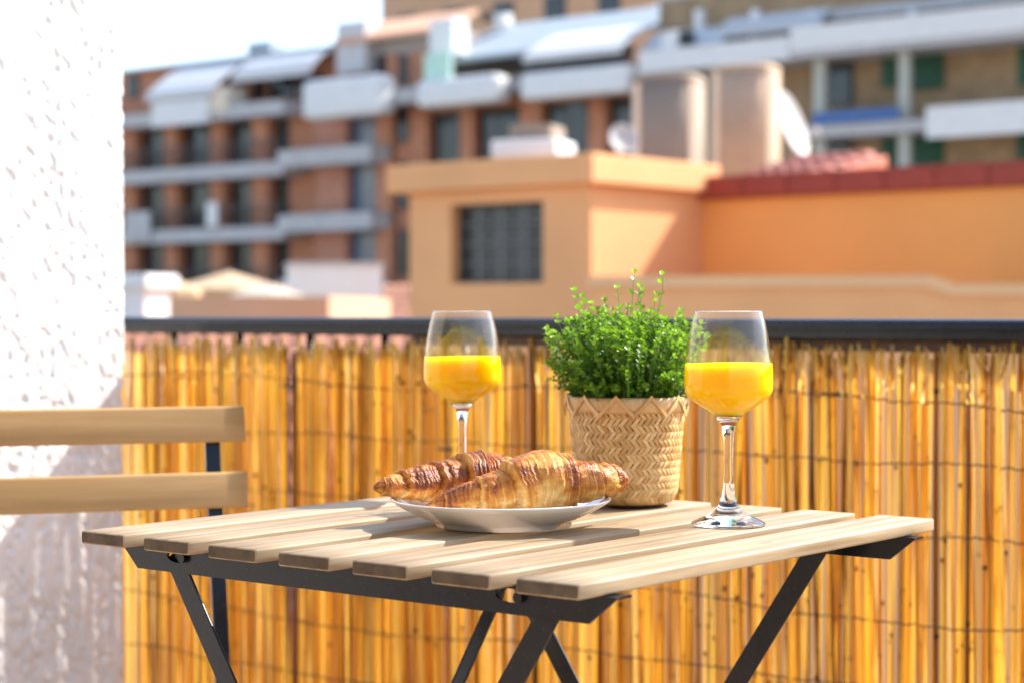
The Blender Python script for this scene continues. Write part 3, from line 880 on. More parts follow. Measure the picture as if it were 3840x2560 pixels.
# air-conditioner / skylight on the hut roof
sk = thing('skylight_box', 'flat white skylight box on the roof behind the peach hut', 'skylight', (U(1965) * 17.0, 17.0, H(592, 17.0) - 0.5), radians(-20))
mb = MB(); mb.box(-0.28, 0, 0, 0.28, 0.5, 0.5); mb.build('base', CREAM, sk)
mb = MB(); mb.box(-0.31, -0.03, 0.502, 0.31, 0.53, 0.66); mb.build('cover', WHITE, sk, bevel=0.03)
mb = MB(); mb.box(-0.18, 0.1, 0.662, 0.22, 0.5, 0.80); mb.build('hatch', BEIGE, sk, bevel=0.02)

# ---- roofs below and beyond the railing on the left
lr = thing('tiled_house', 'low house with a sunlit terracotta tile roof just beyond the railing', 'house', (-1.2, 15.0, -9.0), radians(-20))
mb = MB(); mb.box(-4.5, 0.1, 0, 3.2, 7.0, 7.6); mb.build('wall', plain('terracotta red render', (0.60, 0.20, 0.09), 0.85, 0.12, 1.5), lr)
tile_roof(lr, 'tile_roof', TERRA, -4.7, 3.3, 0.0, 4.4, 7.62, 9.72, 0.21, 16)
tile_roof(lr, 'tile_roof', TERRA, -4.7, 3.3, 7.1, 4.42, 7.62, 9.70, 0.21, 10)
lr2 = thing('tiled_house', 'second tiled house with an ochre ridge, farther off past the white box', 'house', (-5.0, 36.0, -9.0), radians(-30))
mb = MB(); mb.box(-5, 0.1, 0, 6, 8.0, 8.6); mb.build('wall', CREAM, lr2)
tile_roof(lr2, 'tile_roof', TERRA, -5.2, 6.2, 0.0, 4.2, 8.62, 10.35, 0.25, 14)

rb = thing('white_roof_box', 'white lift housing box on the far roofs left of the peach hut', 'roof structure', (U(1260) * 30, 30, H(1110, 30) - 1.5), radians(9))
mb = MB(); mb.box(-0.72, 0, 0, 0.72, 1.2, 1.96); mb.build('wall', WHITE, rb)
mb = MB(); mb.box(-0.75, -0.03, 1.962, 0.75, 1.23, 2.02); mb.build('lid', CONCRETE, rb)
cp = thing('chimney_pot', 'bright white chimney with a flared cap against the stucco wall edge', 'chimney', (U(500) * 21, 21, -2.0), radians(-30))
mb = MB(); mb.box(-0.22, 0, 0, 0.17, 0.4, H(1085, 21) + 2.0); mb.build('shaft', WHITE, cp)
zc = H(1085, 21) + 2.0
mb = MB(); mb.box(-0.31, -0.08, zc + 0.001, 0.25, 0.48, zc + 0.16); mb.build('cap', WHITE, cp, bevel=0.03)

def parasol(label, x, y, Y, r, h, mt):
    t = thing('parasol', label, 'parasol', (U(x) * Y, Y, H(y, Y) - 2.0), 0.3, 'parasols on the far terrace')
    mb = MB(); n = 8
    vs = [(0, 0, 2.0 + h)] + [(r * cos(2 * pi * k / n), r * sin(2 * pi * k / n), 2.0) for k in range(n)] + [(r * cos(2 * pi * k / n), r * sin(2 * pi * k / n), 1.86) for k in range(n)]
    mb.add(vs, [(0, 1 + k, 1 + (k + 1) % n) for k in range(n)] + [(1 + k, 9 + k, 9 + (k + 1) % n, 1 + (k + 1) % n) for k in range(n)] + [(0, 9 + (k + 1) % n, 9 + k) for k in range(n)])
    mb.build('canopy', mt, t)
    mb = MB(); mb.tube([(0, 0, 0), (0, 0, 2.0 + h)], 0.03, 8); mb.build('pole', CONCRETE, t)
parasol('small sand parasol nearest the white chimney', 640, 1088, 26, 0.42, 0.18, PARASOL)
parasol('wide sand parasol in the middle of the far terrace', 860, 1085, 27, 0.85, 0.25, PARASOL)
parasol('pale parasol by the white lift housing box', 1000, 1110, 25, 0.5, 0.16, plain('faded canvas', (0.44, 0.38, 0.30), 0.85, 0.1, 3))
tr = thing('terrace_wall', 'tan terrace wall under the far sand parasols', 'wall', (U(760) * 24.0, 24.0, -5.0), radians(-6))
mb = MB(); mb.box(-1.05, 0, 0, 1.6, 4.5, H(1112, 24) + 5.0); mb.build('wall', TAN, tr)

# ================================================================== RAILING
AF = 2.373
B_ORIG = -1.884
rail = thing('balcony_railing', 'dark metal balcony railing with a rounded handrail above the reed screen', 'railing', F(-1.8, AF, 0), YAW)
RB0, RB1 = -1.35, 2.6           # local x limits (from b = -3.15 to 0.8)
RT = 0.8806
def profile_bar(prof, x0, x1, mi=0):
    mb = MB()
    Mp = Matrix(((0, 0, 1, x0), (1, 0, 0, 0), (0, 1, 0, 0), (0, 0, 0, 1)))
    mb.prism(prof, Mp, x1 - x0, mi, False)
    return mb
prof = [(0.026, RT - 0.028), (0.026, RT - 0.007), (0.022, RT - 0.002), (0.016, RT), (-0.0150, RT), (-0.0195, RT - 0.0007), (-0.0235, RT - 0.0025), (-0.0268, RT - 0.0053), (-0.0288, RT - 0.0088), (-0.0295, RT - 0.0125), (-0.026, RT - 0.0135), (-0.026, RT - 0.0165), (-0.0285, RT - 0.0175), (-0.0285, RT - 0.0265), (-0.025, RT - 0.030), (0.022, RT - 0.030)]
profile_bar(prof[::-1], RB0, RB1).build('handrail', RAIL, rail)
mb = MB(); mb.box(-0.28, -0.016, RT - 0.044, RB1, 0.004, RT - 0.0305); mb.build('under_bar', plain('rust brown bar', (0.07, 0.035, 0.02), 0.6, 0.35, 30), rail)
mb = MB(); mb.box(RB0, -0.004, 0.07, RB1, 0.020, 0.10); mb.build('bottom_bar', RAIL, rail)
bal = MB(); bal.tube([(0, 0, 0.1005), (0, 0, RT - 0.0305)], 0.0065, 10)
bmesh_bal = bal.mesh('baluster', RAIL)
bal_b = [B_ORIG - 0.80 + 0.1733 * k for k in range(-2, 16)]
for b in bal_b:
    link('baluster', bmesh_bal, rail, (b + 1.8, 0.0125, 0))
pm = MB(); pm.box(-0.02, -0.02, 0, 0.02, 0.02, 0.0695)
for b in (-3.05, 0.7):
    o = pm.build('foot_post', RAIL, rail); o.location = (b + 1.8, 0.008, 0)

# ================================================================== REED SCREEN
screen = thing('reed_screen', 'golden reed fence rolled along the inside of the dark railing', 'fence', F(-1.8, AF - 0.022, 0), YAW)
def reed_mesh(seed, rad, ztop, into=None, base=(0, 0), lean=(0, 0)):
    r = random.Random(seed)
    mb = into or MB()
    n = 9
    nodes = [r.uniform(0.05, 0.5)]
    while nodes[-1] < ztop: nodes.append(nodes[-1] + r.uniform(0.26, 0.55))
    zs = sorted(set([0.02 + (ztop - 0.02) * i / (n - 1) for i in range(n)] + [q for nd in nodes if 0.03 < nd < ztop - 0.02 for q in (nd - 0.004, nd - 0.0012, nd + 0.0012, nd + 0.004)]))
    ph, am = r.uniform(0, 6), r.uniform(0.0006, 0.003)
    fk = 1.0 if r.random() < 0.4 else 0.35
    pts, rr, flag = [], [], []
    for z in zs:
        dx = am * sin(z * 5.5 + ph) + lean[0] * (z - 0.45)
        dy = am * 0.5 * sin(z * 4 + ph * 2) + lean[1] * (z - 0.45)
        isn = any(abs(z - nd) < 0.002 for nd in nodes)
        pts.append((base[0] + dx, base[1] + dy, z))
        rr.append(rad * (1.22 if isn else 1.0) * (1.06 - 0.16 * z / ztop))
        flag.append(fk if isn else 0.0)
    o = len(mb.v)
    mb.tube(pts, rr, 6, 0, caps=True)
    return mb, flag
def set_attr(me, name, vals):
    at = me.attributes.new(name, 'FLOAT', 'POINT')
    at.data.foreach_set('value', vals)
variants = []
for i in range(26):
    rad = 0.0022 + 0.0012 * rnd.random()
    mb, fl_ = reed_mesh(100 + i, rad, 0.837 + rnd.uniform(-0.014, 0.012))
    me = mb.mesh('reed', REED)
    set_attr(me, 'node', [f for f in fl_ for _ in range(6)])
    variants.append(me)
b = -2.715
count = 0
front = []
while b < -0.62 and count < 300:
    right = max(0.0, min(1.0, (b + 2.0) / 0.9))
    step = rnd.uniform(0.0048, 0.0063) + right * rnd.uniform(0.0, 0.0024)
    b += step
    me = rnd.choice(variants)
    clump = 0.010 * noise.noise((b * 17.0, 4.2, 0.0))
    o = link('reed', me, screen, (b + 1.8, rnd.uniform(-0.0015, 0.0015), rnd.uniform(-0.006, 0.006) + clump + 0.004 * right))
    o.rotation_euler = (rnd.gauss(0, 0.003), 0.03 * noise.noise((b * 9.0, 1.7, 0.0)) + rnd.gauss(0, 0.009 if rnd.random() < 0.85 else 0.035), rnd.uniform(0, 6.28))
    count += 1
bk = MB(); flags = []
b = -2.95
while b < 0.6:
    right = max(0.0, min(1.0, (b + 2.0) / 0.9))
    b += rnd.uniform(0.0060, 0.0090) + right * rnd.uniform(0.004, 0.022)
    if b < -0.62 and rnd.random() < 0.16: continue
    _, fl_ = reed_mesh(int(rnd.random() * 1e6), 0.0026 + 0.0013 * rnd.random(), 0.822 + rnd.uniform(-0.02, 0.022), bk, (b + 1.8, 0.0085 + rnd.uniform(-0.001, 0.001)), (rnd.gauss(0, 0.012), rnd.gauss(0, 0.001)))
    for f in fl_: flags += [f] * 6
for i in range(120):
    b = rnd.uniform(-2.68, -0.70) if i < 45 else rnd.uniform(-1.65, -0.70)
    _, fl_ = reed_mesh(int(rnd.random() * 1e6), rnd.uniform(0.0010, 0.0019), 0.83 + rnd.uniform(-0.05, 0.015), bk, (b + 1.8, -0.0040), (rnd.gauss(0, 0.022), 0))
    for f in fl_: flags += [f] * 6
b = -0.60
while b < 0.6:
    b += rnd.uniform(0.007, 0.010)
    _, fl_ = reed_mesh(int(rnd.random() * 1e6), 0.0026 + 0.0013 * rnd.random(), 0.82 + rnd.uniform(-0.02, 0.025), bk, (b + 1.8, 0), (rnd.gauss(0, 0.012), 0))
    for f in fl_: flags += [f] * 6
me = bk.mesh('back_reeds', REED)
set_attr(me, 'node', flags)
tag(link('back_reed', me, screen), kind='stuff')
# splayed dry leaf sheaths at the top, thickest towards the right
fr = MB()
for i in range(150):
    b = rnd.uniform(-1.55, -0.75) if rnd.random() < 0.85 else rnd.uniform(-2.7, -1.5)
    L = rnd.uniform(0.03, 0.085); sp = rnd.gauss(0, 0.30); w = rnd.uniform(0.0012, 0.003)
    zt_ = 0.842 + rnd.uniform(-0.006, 0.006)
    pts = []
    for k in range(5):
        f = k / 4
        pts.append((b + 1.8 - sp * L * (1 - f) ** 1.6 * 0.9, -0.005 - 0.004 * f + rnd.uniform(-.001, .001), zt_ - L * (1 - f) * 1.0))
    vs = []
    for k, p in enumerate(pts):
        ww = w * (0.4 + 0.8 * sin(pi * (0.15 + 0.6 * k / 4)))
        vs += [(p[0] - ww, p[1], p[2]), (p[0], p[1] - ww * 0.5, p[2]), (p[0] + ww, p[1], p[2])]
    fr.add(vs, [(k * 3 + j, k * 3 + j + 1, k * 3 + j + 4, k * 3 + j + 3) for k in range(4) for j in range(2)], 0, True)
tag(fr.build('dry_sheath', REED, screen), kind='stuff')
# binding wires, each one a wavering strand with twists
for wi, z in enumerate((0.775, 0.683, 0.583, 0.483, 0.375, 0.27, 0.16)):
    pts = []; x = -1.2
    k = 0
    while x < 2.2:
        sag = 0.022 * noise.noise((x * 1.9, wi * 7.1, 0)) + 0.007 * noise.noise((x * 8, wi * 3.3, 1)) + 0.0018 * noise.noise((x * 60, wi * 2.3, 1))
        pts.append((x, -0.0055 + 0.0012 * sin(k * 2.1), z + sag + 0.0009 * sin(k * 1.7)))
        x += 0.006; k += 1
    mb = MB(); mb.tube(pts, 0.0011, 5)
    for j in range(0, len(pts) - 3, 5):
        if noise.noise((j * 0.37, wi * 5.0, 2.0)) > 0.0:
            p = pts[j]
            mb.tube([(p[0] - 0.002, p[1] - 0.001, p[2] - 0.0012), (p[0] + 0.002, p[1] - 0.001, p[2] + 0.0012)], 0.0013, 5)
    mb.build('binding_wire', WIRE, screen)

def cable_tie(label, b, z):
    t = thing('cable_tie', label, 'cable tie', F(b, AF - 0.031, z), YAW, 'black cable ties on the reed screen')
    mb = MB(); w = 0.0017
    loop = []
    for k in range(21):
        th = 2 * pi * k / 20
        loop.append((0.0125 * cos(th), 0.020 + 0.0215 * sin(th)))
    vs = []
    for (x, y) in loop: vs += [(x, y, -w), (x, y, w), (x * 1.09, 0.020 + (y - 0.020) * 1.06, -w), (x * 1.09, 0.020 + (y - 0.020) * 1.06, w)]
    fs = []
    for k in range(20):
        a = k * 4; c = a + 4
        fs += [(a, c, c + 1, a + 1), (a + 2, a + 3, c + 3, c + 2), (a + 1, c + 1, c + 3, a + 3), (a, a + 2, c + 2, c)]
    mb.add(vs, fs)
    mb.build('strap', PLASTIC, t)
    mb = MB(); mb.box(-0.015, -0.0055, -0.0021, 0.013, -0.0023, 0.0021); mb.build('head', PLASTIC, t, bevel=0.0005)
cable_tie('black cable tie on the reeds above the chair back', -1.884 - 0.459, 0.765)
cable_tie('black cable tie on the reeds behind the left glass stem', -1.884 - 0.107, 0.672)
cable_tie('black cable tie on the reeds right of the right glass', -1.884 + 0.587, 0.778)

# ================================================================== TABLE
TO = F(-1.3389, 1.0824, 0)
TZ = 0.70
table = thing('bistro_table', 'folding bistro table with seven pale wooden slats on a black steel frame', 'table', TO, YAW)
SW, SG, SL, ST = 0.057, 0.0235, 0.55, 0.0112
def slat(parent, name, x0, x1, y0, y1, z0, z1, mats, arris=0.0019, end_mi=1):
    """long board along y, top and side arrises rounded, end grain on the two ends"""
    r = arris
    prof = []
    for (cx, cz, a0) in ((x1 - r, z0 + r, -90), (x1 - r, z1 - r, 0), (x0 + r, z1 - r, 90), (x0 + r, z0 + r, 180)):
        for k in range(4):
            th = radians(a0 + 30 * k)
            prof.append((cx + r * cos(th), cz + r * sin(th)))
    n = len(prof)
    mb = MB()
    e = 0.0012
    cx, cz = (x0 + x1) / 2, (z0 + z1) / 2
    def inset(p): return (p[0] - e * (1 if p[0] > cx else -1), p[1] - e * (1 if p[1] > cz else -1))
    rings = [(y0, True), (y0 + e, False)] + [(y0 + (y1 - y0) * k / 12, False) for k in range(1, 12)] + [(y1 - e, False), (y1, True)]
    vs = []
    for (y, ins) in rings:
        for p in prof:
            q = inset(p) if ins else p
            vs.append((q[0], y, q[1]))
    m = len(rings)
    mb.add(vs, [(i * n + k, (i + 1) * n + k, (i + 1) * n + (k + 1) % n, i * n + (k + 1) % n) for i in range(m - 1) for k in range(n)], 0, True)
    mb.f.append(tuple(range(n))); mb.m.append(end_mi); mb.s.append(False)
    mb.f.append(tuple(range((m - 1) * n + n - 1, (m - 1) * n - 1, -1))); mb.m.append(end_mi); mb.s.append(False)
    o = mb.build(name, mats, parent)
    o.cycles.is_caustics_receiver = True
    return o
slat_len = [(0, SL)] * 7
for k in range(7):
    x0 = k * (SW + SG)
    slat(table, 'slat', x0, x0 + SW, rnd.uniform(-0.001, 0.001), SL + rnd.uniform(-0.001, 0.001), TZ - ST, TZ, [WOOD, WOOD_END])

# aprons: angle iron with cut corners and a slot for the pivot
def apron(y, face, x0, x1, name='apron'):
    zt_, zb_ = TZ - ST - 0.0005, TZ - ST - 0.0215
    outer = [(x0, zt_), (x0 + 0.022, zb_), (x1 - 0.026, zb_), (x1, zt_)]
    holes = []
    for hx in (x0 + 0.074, x1 - 0.098):
        holes.append([(hx + 0.014 * (1 if abs(cos(t)) < 2 else 1) * cos(t), (zt_ + zb_) / 2 + 0.0035 + 0.0055 * sin(t)) for t in [2 * pi * k / 14 for k in range(14)]])
    mb = MB()
    polys = [[Vector((p[0], p[1], 0)) for p in outer]] + [[Vector((p[0], p[1], 0)) for p in h] for h in holes]
    tris = geometry.tessellate_polygon(polys)
    flat = [p for pl in polys for p in pl]
    th = 0.0022
    vs = [(p.x, y, p.y) for p in flat] + [(p.x, y + th, p.y) for p in flat]
    nf = len(flat)
    fs = [tuple(t) for t in tris] + [tuple(i + nf for i in reversed(t)) for t in tris]
    o = 0
    for pl in polys:
        n = len(pl)
        for i in range(n):
            fs.append((o + i, o + (i + 1) % n, nf + o + (i + 1) % n, nf + o + i))
        o += n
    mb.add(vs, fs)
    # horizontal flange under the slats
    mb.box(x0 + 0.004, y + th + 0.0002, zt_ - 0.0024, x1 - 0.004, y + 0.022, zt_ - 0.0004)
    ob_ = mb.build(name, STEEL, table)
    for hx in (x0 + 0.082, x1 - 0.088):
        b_ = MB()
        Mb = Matrix.Translation((hx, y - 0.004, (zt_ + zb_) / 2 + 0.003)) @ Matrix.Rotation(-pi / 2, 4, 'X')
        b_.prism([(0.0042 * cos(t), 0.0042 * sin(t)) for t in [2 * pi * k / 12 for k in range(12)]], Mb, 0.020)
        b_.build('bolt', STEEL, ob_)
apron(0.030, -1, 0.017, 0.552)
apron(0.490, -1, 0.000, 0.552)

def angle_leg(p0, p1, face_dir, w=0.020, th=0.0022, name='leg', flange=1, flip=1):
    """angle-iron bar from p0 to p1 (local); the wide face looks along -face_dir, the flange runs back along it"""
    p0, p1 = Vector(p0), Vector(p1)
    d = (p1 - p0).normalized()
    n = Vector(face_dir); n = (n - d * n.dot(d)).normalized()
    s = d.cross(n).normalized() * flip
    L = (p1 - p0).length
    mb = MB()
    M = Matrix((( s.x, n.x, d.x, p0.x), (s.y, n.y, d.y, p0.y), (s.z, n.z, d.z, p0.z), (0, 0, 0, 1)))
    mb.box(-w / 2, 0, 0, w / 2, th, L, 0, M)
    mb.box(w / 2 - th, th + 0.0002, 0, w / 2, w * 0.85, L, 0, M)
    if M.to_3x3().determinant() < 0:
        mb.f = [tuple(reversed(f)) for f in mb.f]
    return mb.build(name, STEEL, table, bevel=0.0006)
zl = TZ - 0.018
angle_leg((0.078, 0.0345, zl), (0.53, 0.0345, 0.0), (0, 1, 0), flip=-1)
angle_leg((0.478, 0.060, zl), (0.035, 0.060, 0.0), (0, 1, 0), flip=-1)
angle_leg((0.070, 0.470, zl), (0.53, 0.470, 0.0), (0, 1, 0), flip=-1)
angle_leg((0.478, 0.448, zl), (0.035, 0.448, 0.0), (0, 1, 0), flip=-1)
angle_leg((0.118, 0.486, zl - 0.004), (0.100, 0.085, 0.12), (1, 0, 0), w=0.018, name='brace', flip=1)

# ================================================================== CHAIR
CA = radians(18)          # slat direction rises this much from +X
chair_o = Vector((-0.306, 2.20, 0))
chair = thing('folding_chair', 'folding chair with two oiled wooden back slats and black steel uprights', 'chair', (chair_o.x - 0.18, chair_o.y - 0.06, 0), CA)
# local x along slats (right end at xr), local y away from the sitter
inv = Matrix.Rotation(-CA, 4, 'Z')
loc_end = inv @ Vector((0.18, 0.06, 0))
xr, yb = loc_end.x, loc_end.y
RC = 0.25                 # back rake: towards the sitter going down
def rake(z): return yb - RC * (0.783 - z)
def back_slat(z1, z0):
    mb = MB()
    n = 16
    L = 0.40
    rr = []
    zc_, hh = (z0 + z1) / 2, (z1 - z0) / 2
    th = 0.0085
    prof = []
    r = 0.003
    for (cx, cz, a0) in ((th - r, -hh + r, -90), (th - r, hh - r, 0), (0 + r, hh - r, 90), (0 + r, -hh + r, 180)):
        for k in range(4):
            t = radians(a0 + 30 * k); prof.append((cx + r * cos(t), cz + r * sin(t)))
    m = len(prof)
    vs = []
    for i in range(n + 1):
        x = -L + L * i / n
        for (py, pz) in prof:
            vs.append((py + RC * pz, x, pz))
    mb.add(vs, [(i * m + k, i * m + (k + 1) % m, (i + 1) * m + (k + 1) % m, (i + 1) * m + k) for i in range(n) for k in range(m)], 0, True)
    mb.f.append(tuple(range(m))); mb.m.append(0); mb.s.append(False)
    mb.f.append(tuple(n * m + k for k in range(m - 1, -1, -1))); mb.m.append(0); mb.s.append(False)
    o = mb.build('back_slat', CHAIR_WOOD, chair)
    # mesh is laid along its own y so that the grain follows the board
    o.rotation_euler = (0, 0, -pi / 2)
    o.location = (xr, rake(zc_), zc_)
    o.scale = (-1, 1, 1)
    return o
back_slat(0.783, 0.743)
back_slat(0.7096, 0.670)
def flat_bar(pts_a, w, th, name, mt):
    mb = MB()
    (xa, ya, za), (xb_, yb_, zb_) = pts_a
    d = Vector((xb_ - xa, yb_ - ya, zb_ - za)).normalized()
    s = Vector((1, 0, 0)); n = d.cross(s).normalized()
    L = (Vector(pts_a[1]) - Vector(pts_a[0])).length
    M = Matrix(((s.x, n.x, d.x, xa), (s.y, n.y, d.y, ya), (s.z, n.z, d.z, za), (0, 0, 0, 1)))
    mb.box(-w / 2, -th / 2, 0, w / 2, th / 2, L, 0, M)
    if M.to_3x3().determinant() < 0: mb.f = [tuple(reversed(f)) for f in mb.f]
    return mb.build(name, mt, chair, bevel=0.001)
for xu in (xr - 0.036, xr - 0.36):
    flat_bar(((xu, rake(0.775) + 0.0155, 0.775), (xu, rake(0.0) + 0.0155 - 0.02, 0.0)), 0.0165, 0.010, 'upright', STEEL)
for xu in (xr - 0.058, xr - 0.338):
    flat_bar(((xu, rake(0.44) - 0.30, 0.43), (xu, rake(0.44) + 0.14, 0.0)), 0.0165, 0.010, 'rear_leg', STEEL)
for k in range(4):
    yy = rake(0.44) - 0.035 - k * 0.086
    mb = MB(); mb.box(-0.40, -0.034, 0.4405, 0.0, 0.034, 0.4525)
    o = mb.build('seat_slat', CHAIR_WOOD, chair, bevel=0.002); o.location = (xr, yy, 0)
for xu in (xr - 0.08, xr - 0.316):
    flat_bar(((xu, rake(0.44) - 0.005, 0.433), (xu, rake(0.44) - 0.32, 0.433)), 0.014, 0.012, 'seat_rail', STEEL)
flat_bar(((xr - 0.19, rake(0.2) + 0.004, 0.24), (xr - 0.19, rake(0.2) + 0.004, 0.26)), 0.32, 0.008, 'stretcher', STEEL)

# ================================================================== PLATE
PC = Vector((-0.010, 1.712, TZ))
pl = MB()
outer = [(0.0005, 0.003), (0.046, 0.003), (0.0485, 0.0004), (0.0545, 0.0002), (0.0575, 0.0012), (0.0595, 0.0040), (0.066, 0.0066), (0.074, 0.0100), (0.083, 0.0146), (0.091, 0.0191), (0.0968, 0.0228)]
rim = [(0.0977, 0.0238), (0.0982, 0.0245), (0.0978, 0.0251), (0.0968, 0.0252)]
inner = [(0.0955, 0.0243), (0.090, 0.0212), (0.082, 0.0169), (0.073, 0.0127), (0.064, 0.0097), (0.052, 0.0080), (0.030, 0.0072), (0.0005, 0.0070)]
pl.lathe(outer + rim + inner, 128)
plate = pl.build('plate', PORCELAIN, None, PC + Vector((0, 0, 0.0002)), fix=True)
tag(plate, 'round white porcelain plate holding two croissants', 'plate')

# ================================================================== CROISSANTS
def croissant(name, label, path, bounds, seed, slant=0.02, up_bake=0.1):
    """path: (x, depth, height, radius) control points, seen from the balcony; bounds: (place along it 0..1, step, slant) of each roll edge"""
    NT, NR = 560, 190
    P = catmull(path, NT)
    rs = random.Random(seed)
    mid = 0.5
    edges = [(b, st, sl, rs.uniform(-1, 1)) for (b, st, sl) in bounds]
    # thinner sheets between the main edges
    t0 = 0.06
    while t0 < 0.95:
        if all(abs(t0 - e[0]) > 0.022 for e in edges):
            edges.append((t0, rs.uniform(0.08, 0.26), rs.uniform(-0.02, 0.03), rs.uniform(-1, 1)))
        t0 += rs.uniform(0.018, 0.042)
    tone = [rs.gauss(0, 0.10) for _ in edges]
    vs = []; bake = []
    org = Vector(P[NT // 2][:3])
    ax = [Vector(p[:3]) for p in P]
    for i in range(NT):
        t = i / (NT - 1)
        tan = (ax[min(i + 1, NT - 1)] - ax[max(i - 1, 0)]).normalized()
        side = tan.cross(Vector((0, 0, 1))).normalized()
        up = side.cross(tan).normalized()
        r0 = max(P[i][3], 0.0008)
        k0 = min(1, r0 / 0.012)
        near = [(e, tn) for e, tn in zip(edges, tone) if abs(e[0] - t) < 0.14]
        for k in range(NR):
            th = 2 * pi * k / NR
            cs, sn = cos(th), sin(th)
            jag = 0.008 * noise.noise((cs * 1.8, sn * 1.8, t * 9 + seed)) + 0.0035 * noise.noise((cs * 8, sn * 8, t * 6 + seed))
            step = 0.0; lip = 0.0; crest = 0.0; dip = 0.0; tn_ = 0.0
            for (b, st, sl, tl), tn in near:
                be = b + (sl * (cs * 0.8 + 0.5 * sn) + 0.010 * tl * sn * st)
                tt = t + jag
                d = (tt - be) if b < mid else (be - tt)
                step += st * 0.5 * (math.tanh(d / 0.0026) - math.tanh(d / 0.045))
                if -0.03 < d < 0.07:
                    lip = max(lip, min(1, st) ** 0.6 * exp(-((d - 0.001) / (0.0035 + 0.004 * st)) ** 2))
                    dip = max(dip, min(1, st) * exp(-((d + 0.006) / 0.005) ** 2))
                    if d > 0: crest = max(crest, min(1, st) * exp(-((d - 0.022) / 0.020) ** 2))
                if d > 0: tn_ = tn_ * 0.6 + tn
            f1 = noise.noise(((t + jag) * 85, 0.7 * cs + seed * 1.7, 0.7 * sn))
            f1 = 1 - 2.6 * abs(f1)
            f2 = noise.noise(((t + jag) * 240, 1.2 * cs, 1.2 * sn + seed))
            zone = max(-1, min(1, 2.4 * noise.noise((cs * 1.4 + 5 * seed, sn * 1.4, t * 8))))
            fine = noise.noise((cs * 16 + seed, sn * 16, t * 90)) + 0.6 * noise.noise((cs * 34, sn * 34 + seed, t * 190))
            big = noise.noise((cs * 1.5 + 3 * seed, sn * 1.5, t * 11)) + 0.6 * noise.noise((cs * 4 + seed, sn * 4, t * 24))
            r = r0 * (1 + 0.24 * step) + k0 * (-0.0013 * dip + (f1 * (0.25 + 0.30 * (1 + zone)) * 0.00075) + f2 * 0.00035 + fine * 0.00028
                                                + noise.noise((cs * 2.6 + seed, sn * 2.6, t * 15)) * 0.0014)
            x = cs * r * 1.04
            z = sn * r * (1.0 if sn > 0 else 0.86)
            vs.append(ax[i] + side * x + up * z - org)
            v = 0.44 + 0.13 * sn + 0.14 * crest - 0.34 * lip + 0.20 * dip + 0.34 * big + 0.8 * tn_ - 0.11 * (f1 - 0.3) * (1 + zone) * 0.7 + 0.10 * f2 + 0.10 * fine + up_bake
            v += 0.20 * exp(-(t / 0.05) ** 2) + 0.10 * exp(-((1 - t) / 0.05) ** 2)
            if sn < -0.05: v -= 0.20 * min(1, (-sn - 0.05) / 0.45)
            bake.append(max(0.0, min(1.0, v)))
    fs = [(i * NR + k, i * NR + (k + 1) % NR, (i + 1) * NR + (k + 1) % NR, (i + 1) * NR + k) for i in range(NT - 1) for k in range(NR)]
    mb = MB(); mb.add(vs, fs, 0, True)
    mb.f.append(tuple(range(NR - 1, -1, -1))); mb.m.append(0); mb.s.append(True)
    mb.f.append(tuple((NT - 1) * NR + k for k in range(NR))); mb.m.append(0); mb.s.append(True)
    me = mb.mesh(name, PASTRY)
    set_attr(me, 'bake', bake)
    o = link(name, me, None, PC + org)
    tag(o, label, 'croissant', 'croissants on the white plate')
    return o
croissant('croissant', 'front croissant with a tall flaky hump and its right tip over the plate edge',
          [(-0.066, -0.018, 0.0185, 0.002), (-0.056, -0.024, 0.0205, 0.0075), (-0.042, -0.028, 0.0235, 0.0115), (-0.019, -0.030, 0.0285, 0.0165), (0.004, -0.027, 0.033, 0.0215),
           (0.030, -0.018, 0.0385, 0.0285), (0.048, -0.011, 0.0385, 0.0272), (0.064, -0.003, 0.0375, 0.0215), (0.084, 0.011, 0.0385, 0.0175), (0.101, 0.024, 0.0385, 0.0135), (0.110, 0.031, 0.0375, 0.0085), (0.1145, 0.034, 0.0365, 0.002)],
          [(0.15, 0.7, 0.02), (0.26, 0.9, 0.03), (0.375, 1.5, 0.015), (0.625, 1.2, -0.03), (0.735, 0.8, -0.03), (0.86, 0.9, -0.03)], 3, up_bake=0.15)
croissant('croissant', 'rear croissant glazed darker brown with its pointed tip at left',
          [(-0.1125, -0.003, 0.0345, 0.002), (-0.107, 0.0, 0.0345, 0.0065), (-0.0975, 0.004, 0.0345, 0.0105), (-0.075, 0.018, 0.0355, 0.0160), (-0.047, 0.034, 0.0370, 0.0190),
           (-0.0215, 0.045, 0.0375, 0.0240), (-0.002, 0.053, 0.0385, 0.0215), (0.016, 0.060, 0.032, 0.0165), (0.034, 0.066, 0.027, 0.010), (0.045, 0.069, 0.024, 0.002)],
          [(0.13, 0.8, 0.03), (0.25, 0.9, 0.03), (0.37, 0.8, 0.03), (0.47, 1.3, 0.03), (0.60, 1.2, -0.03), (0.80, 0.8, -0.03)], 11, up_bake=0.13)

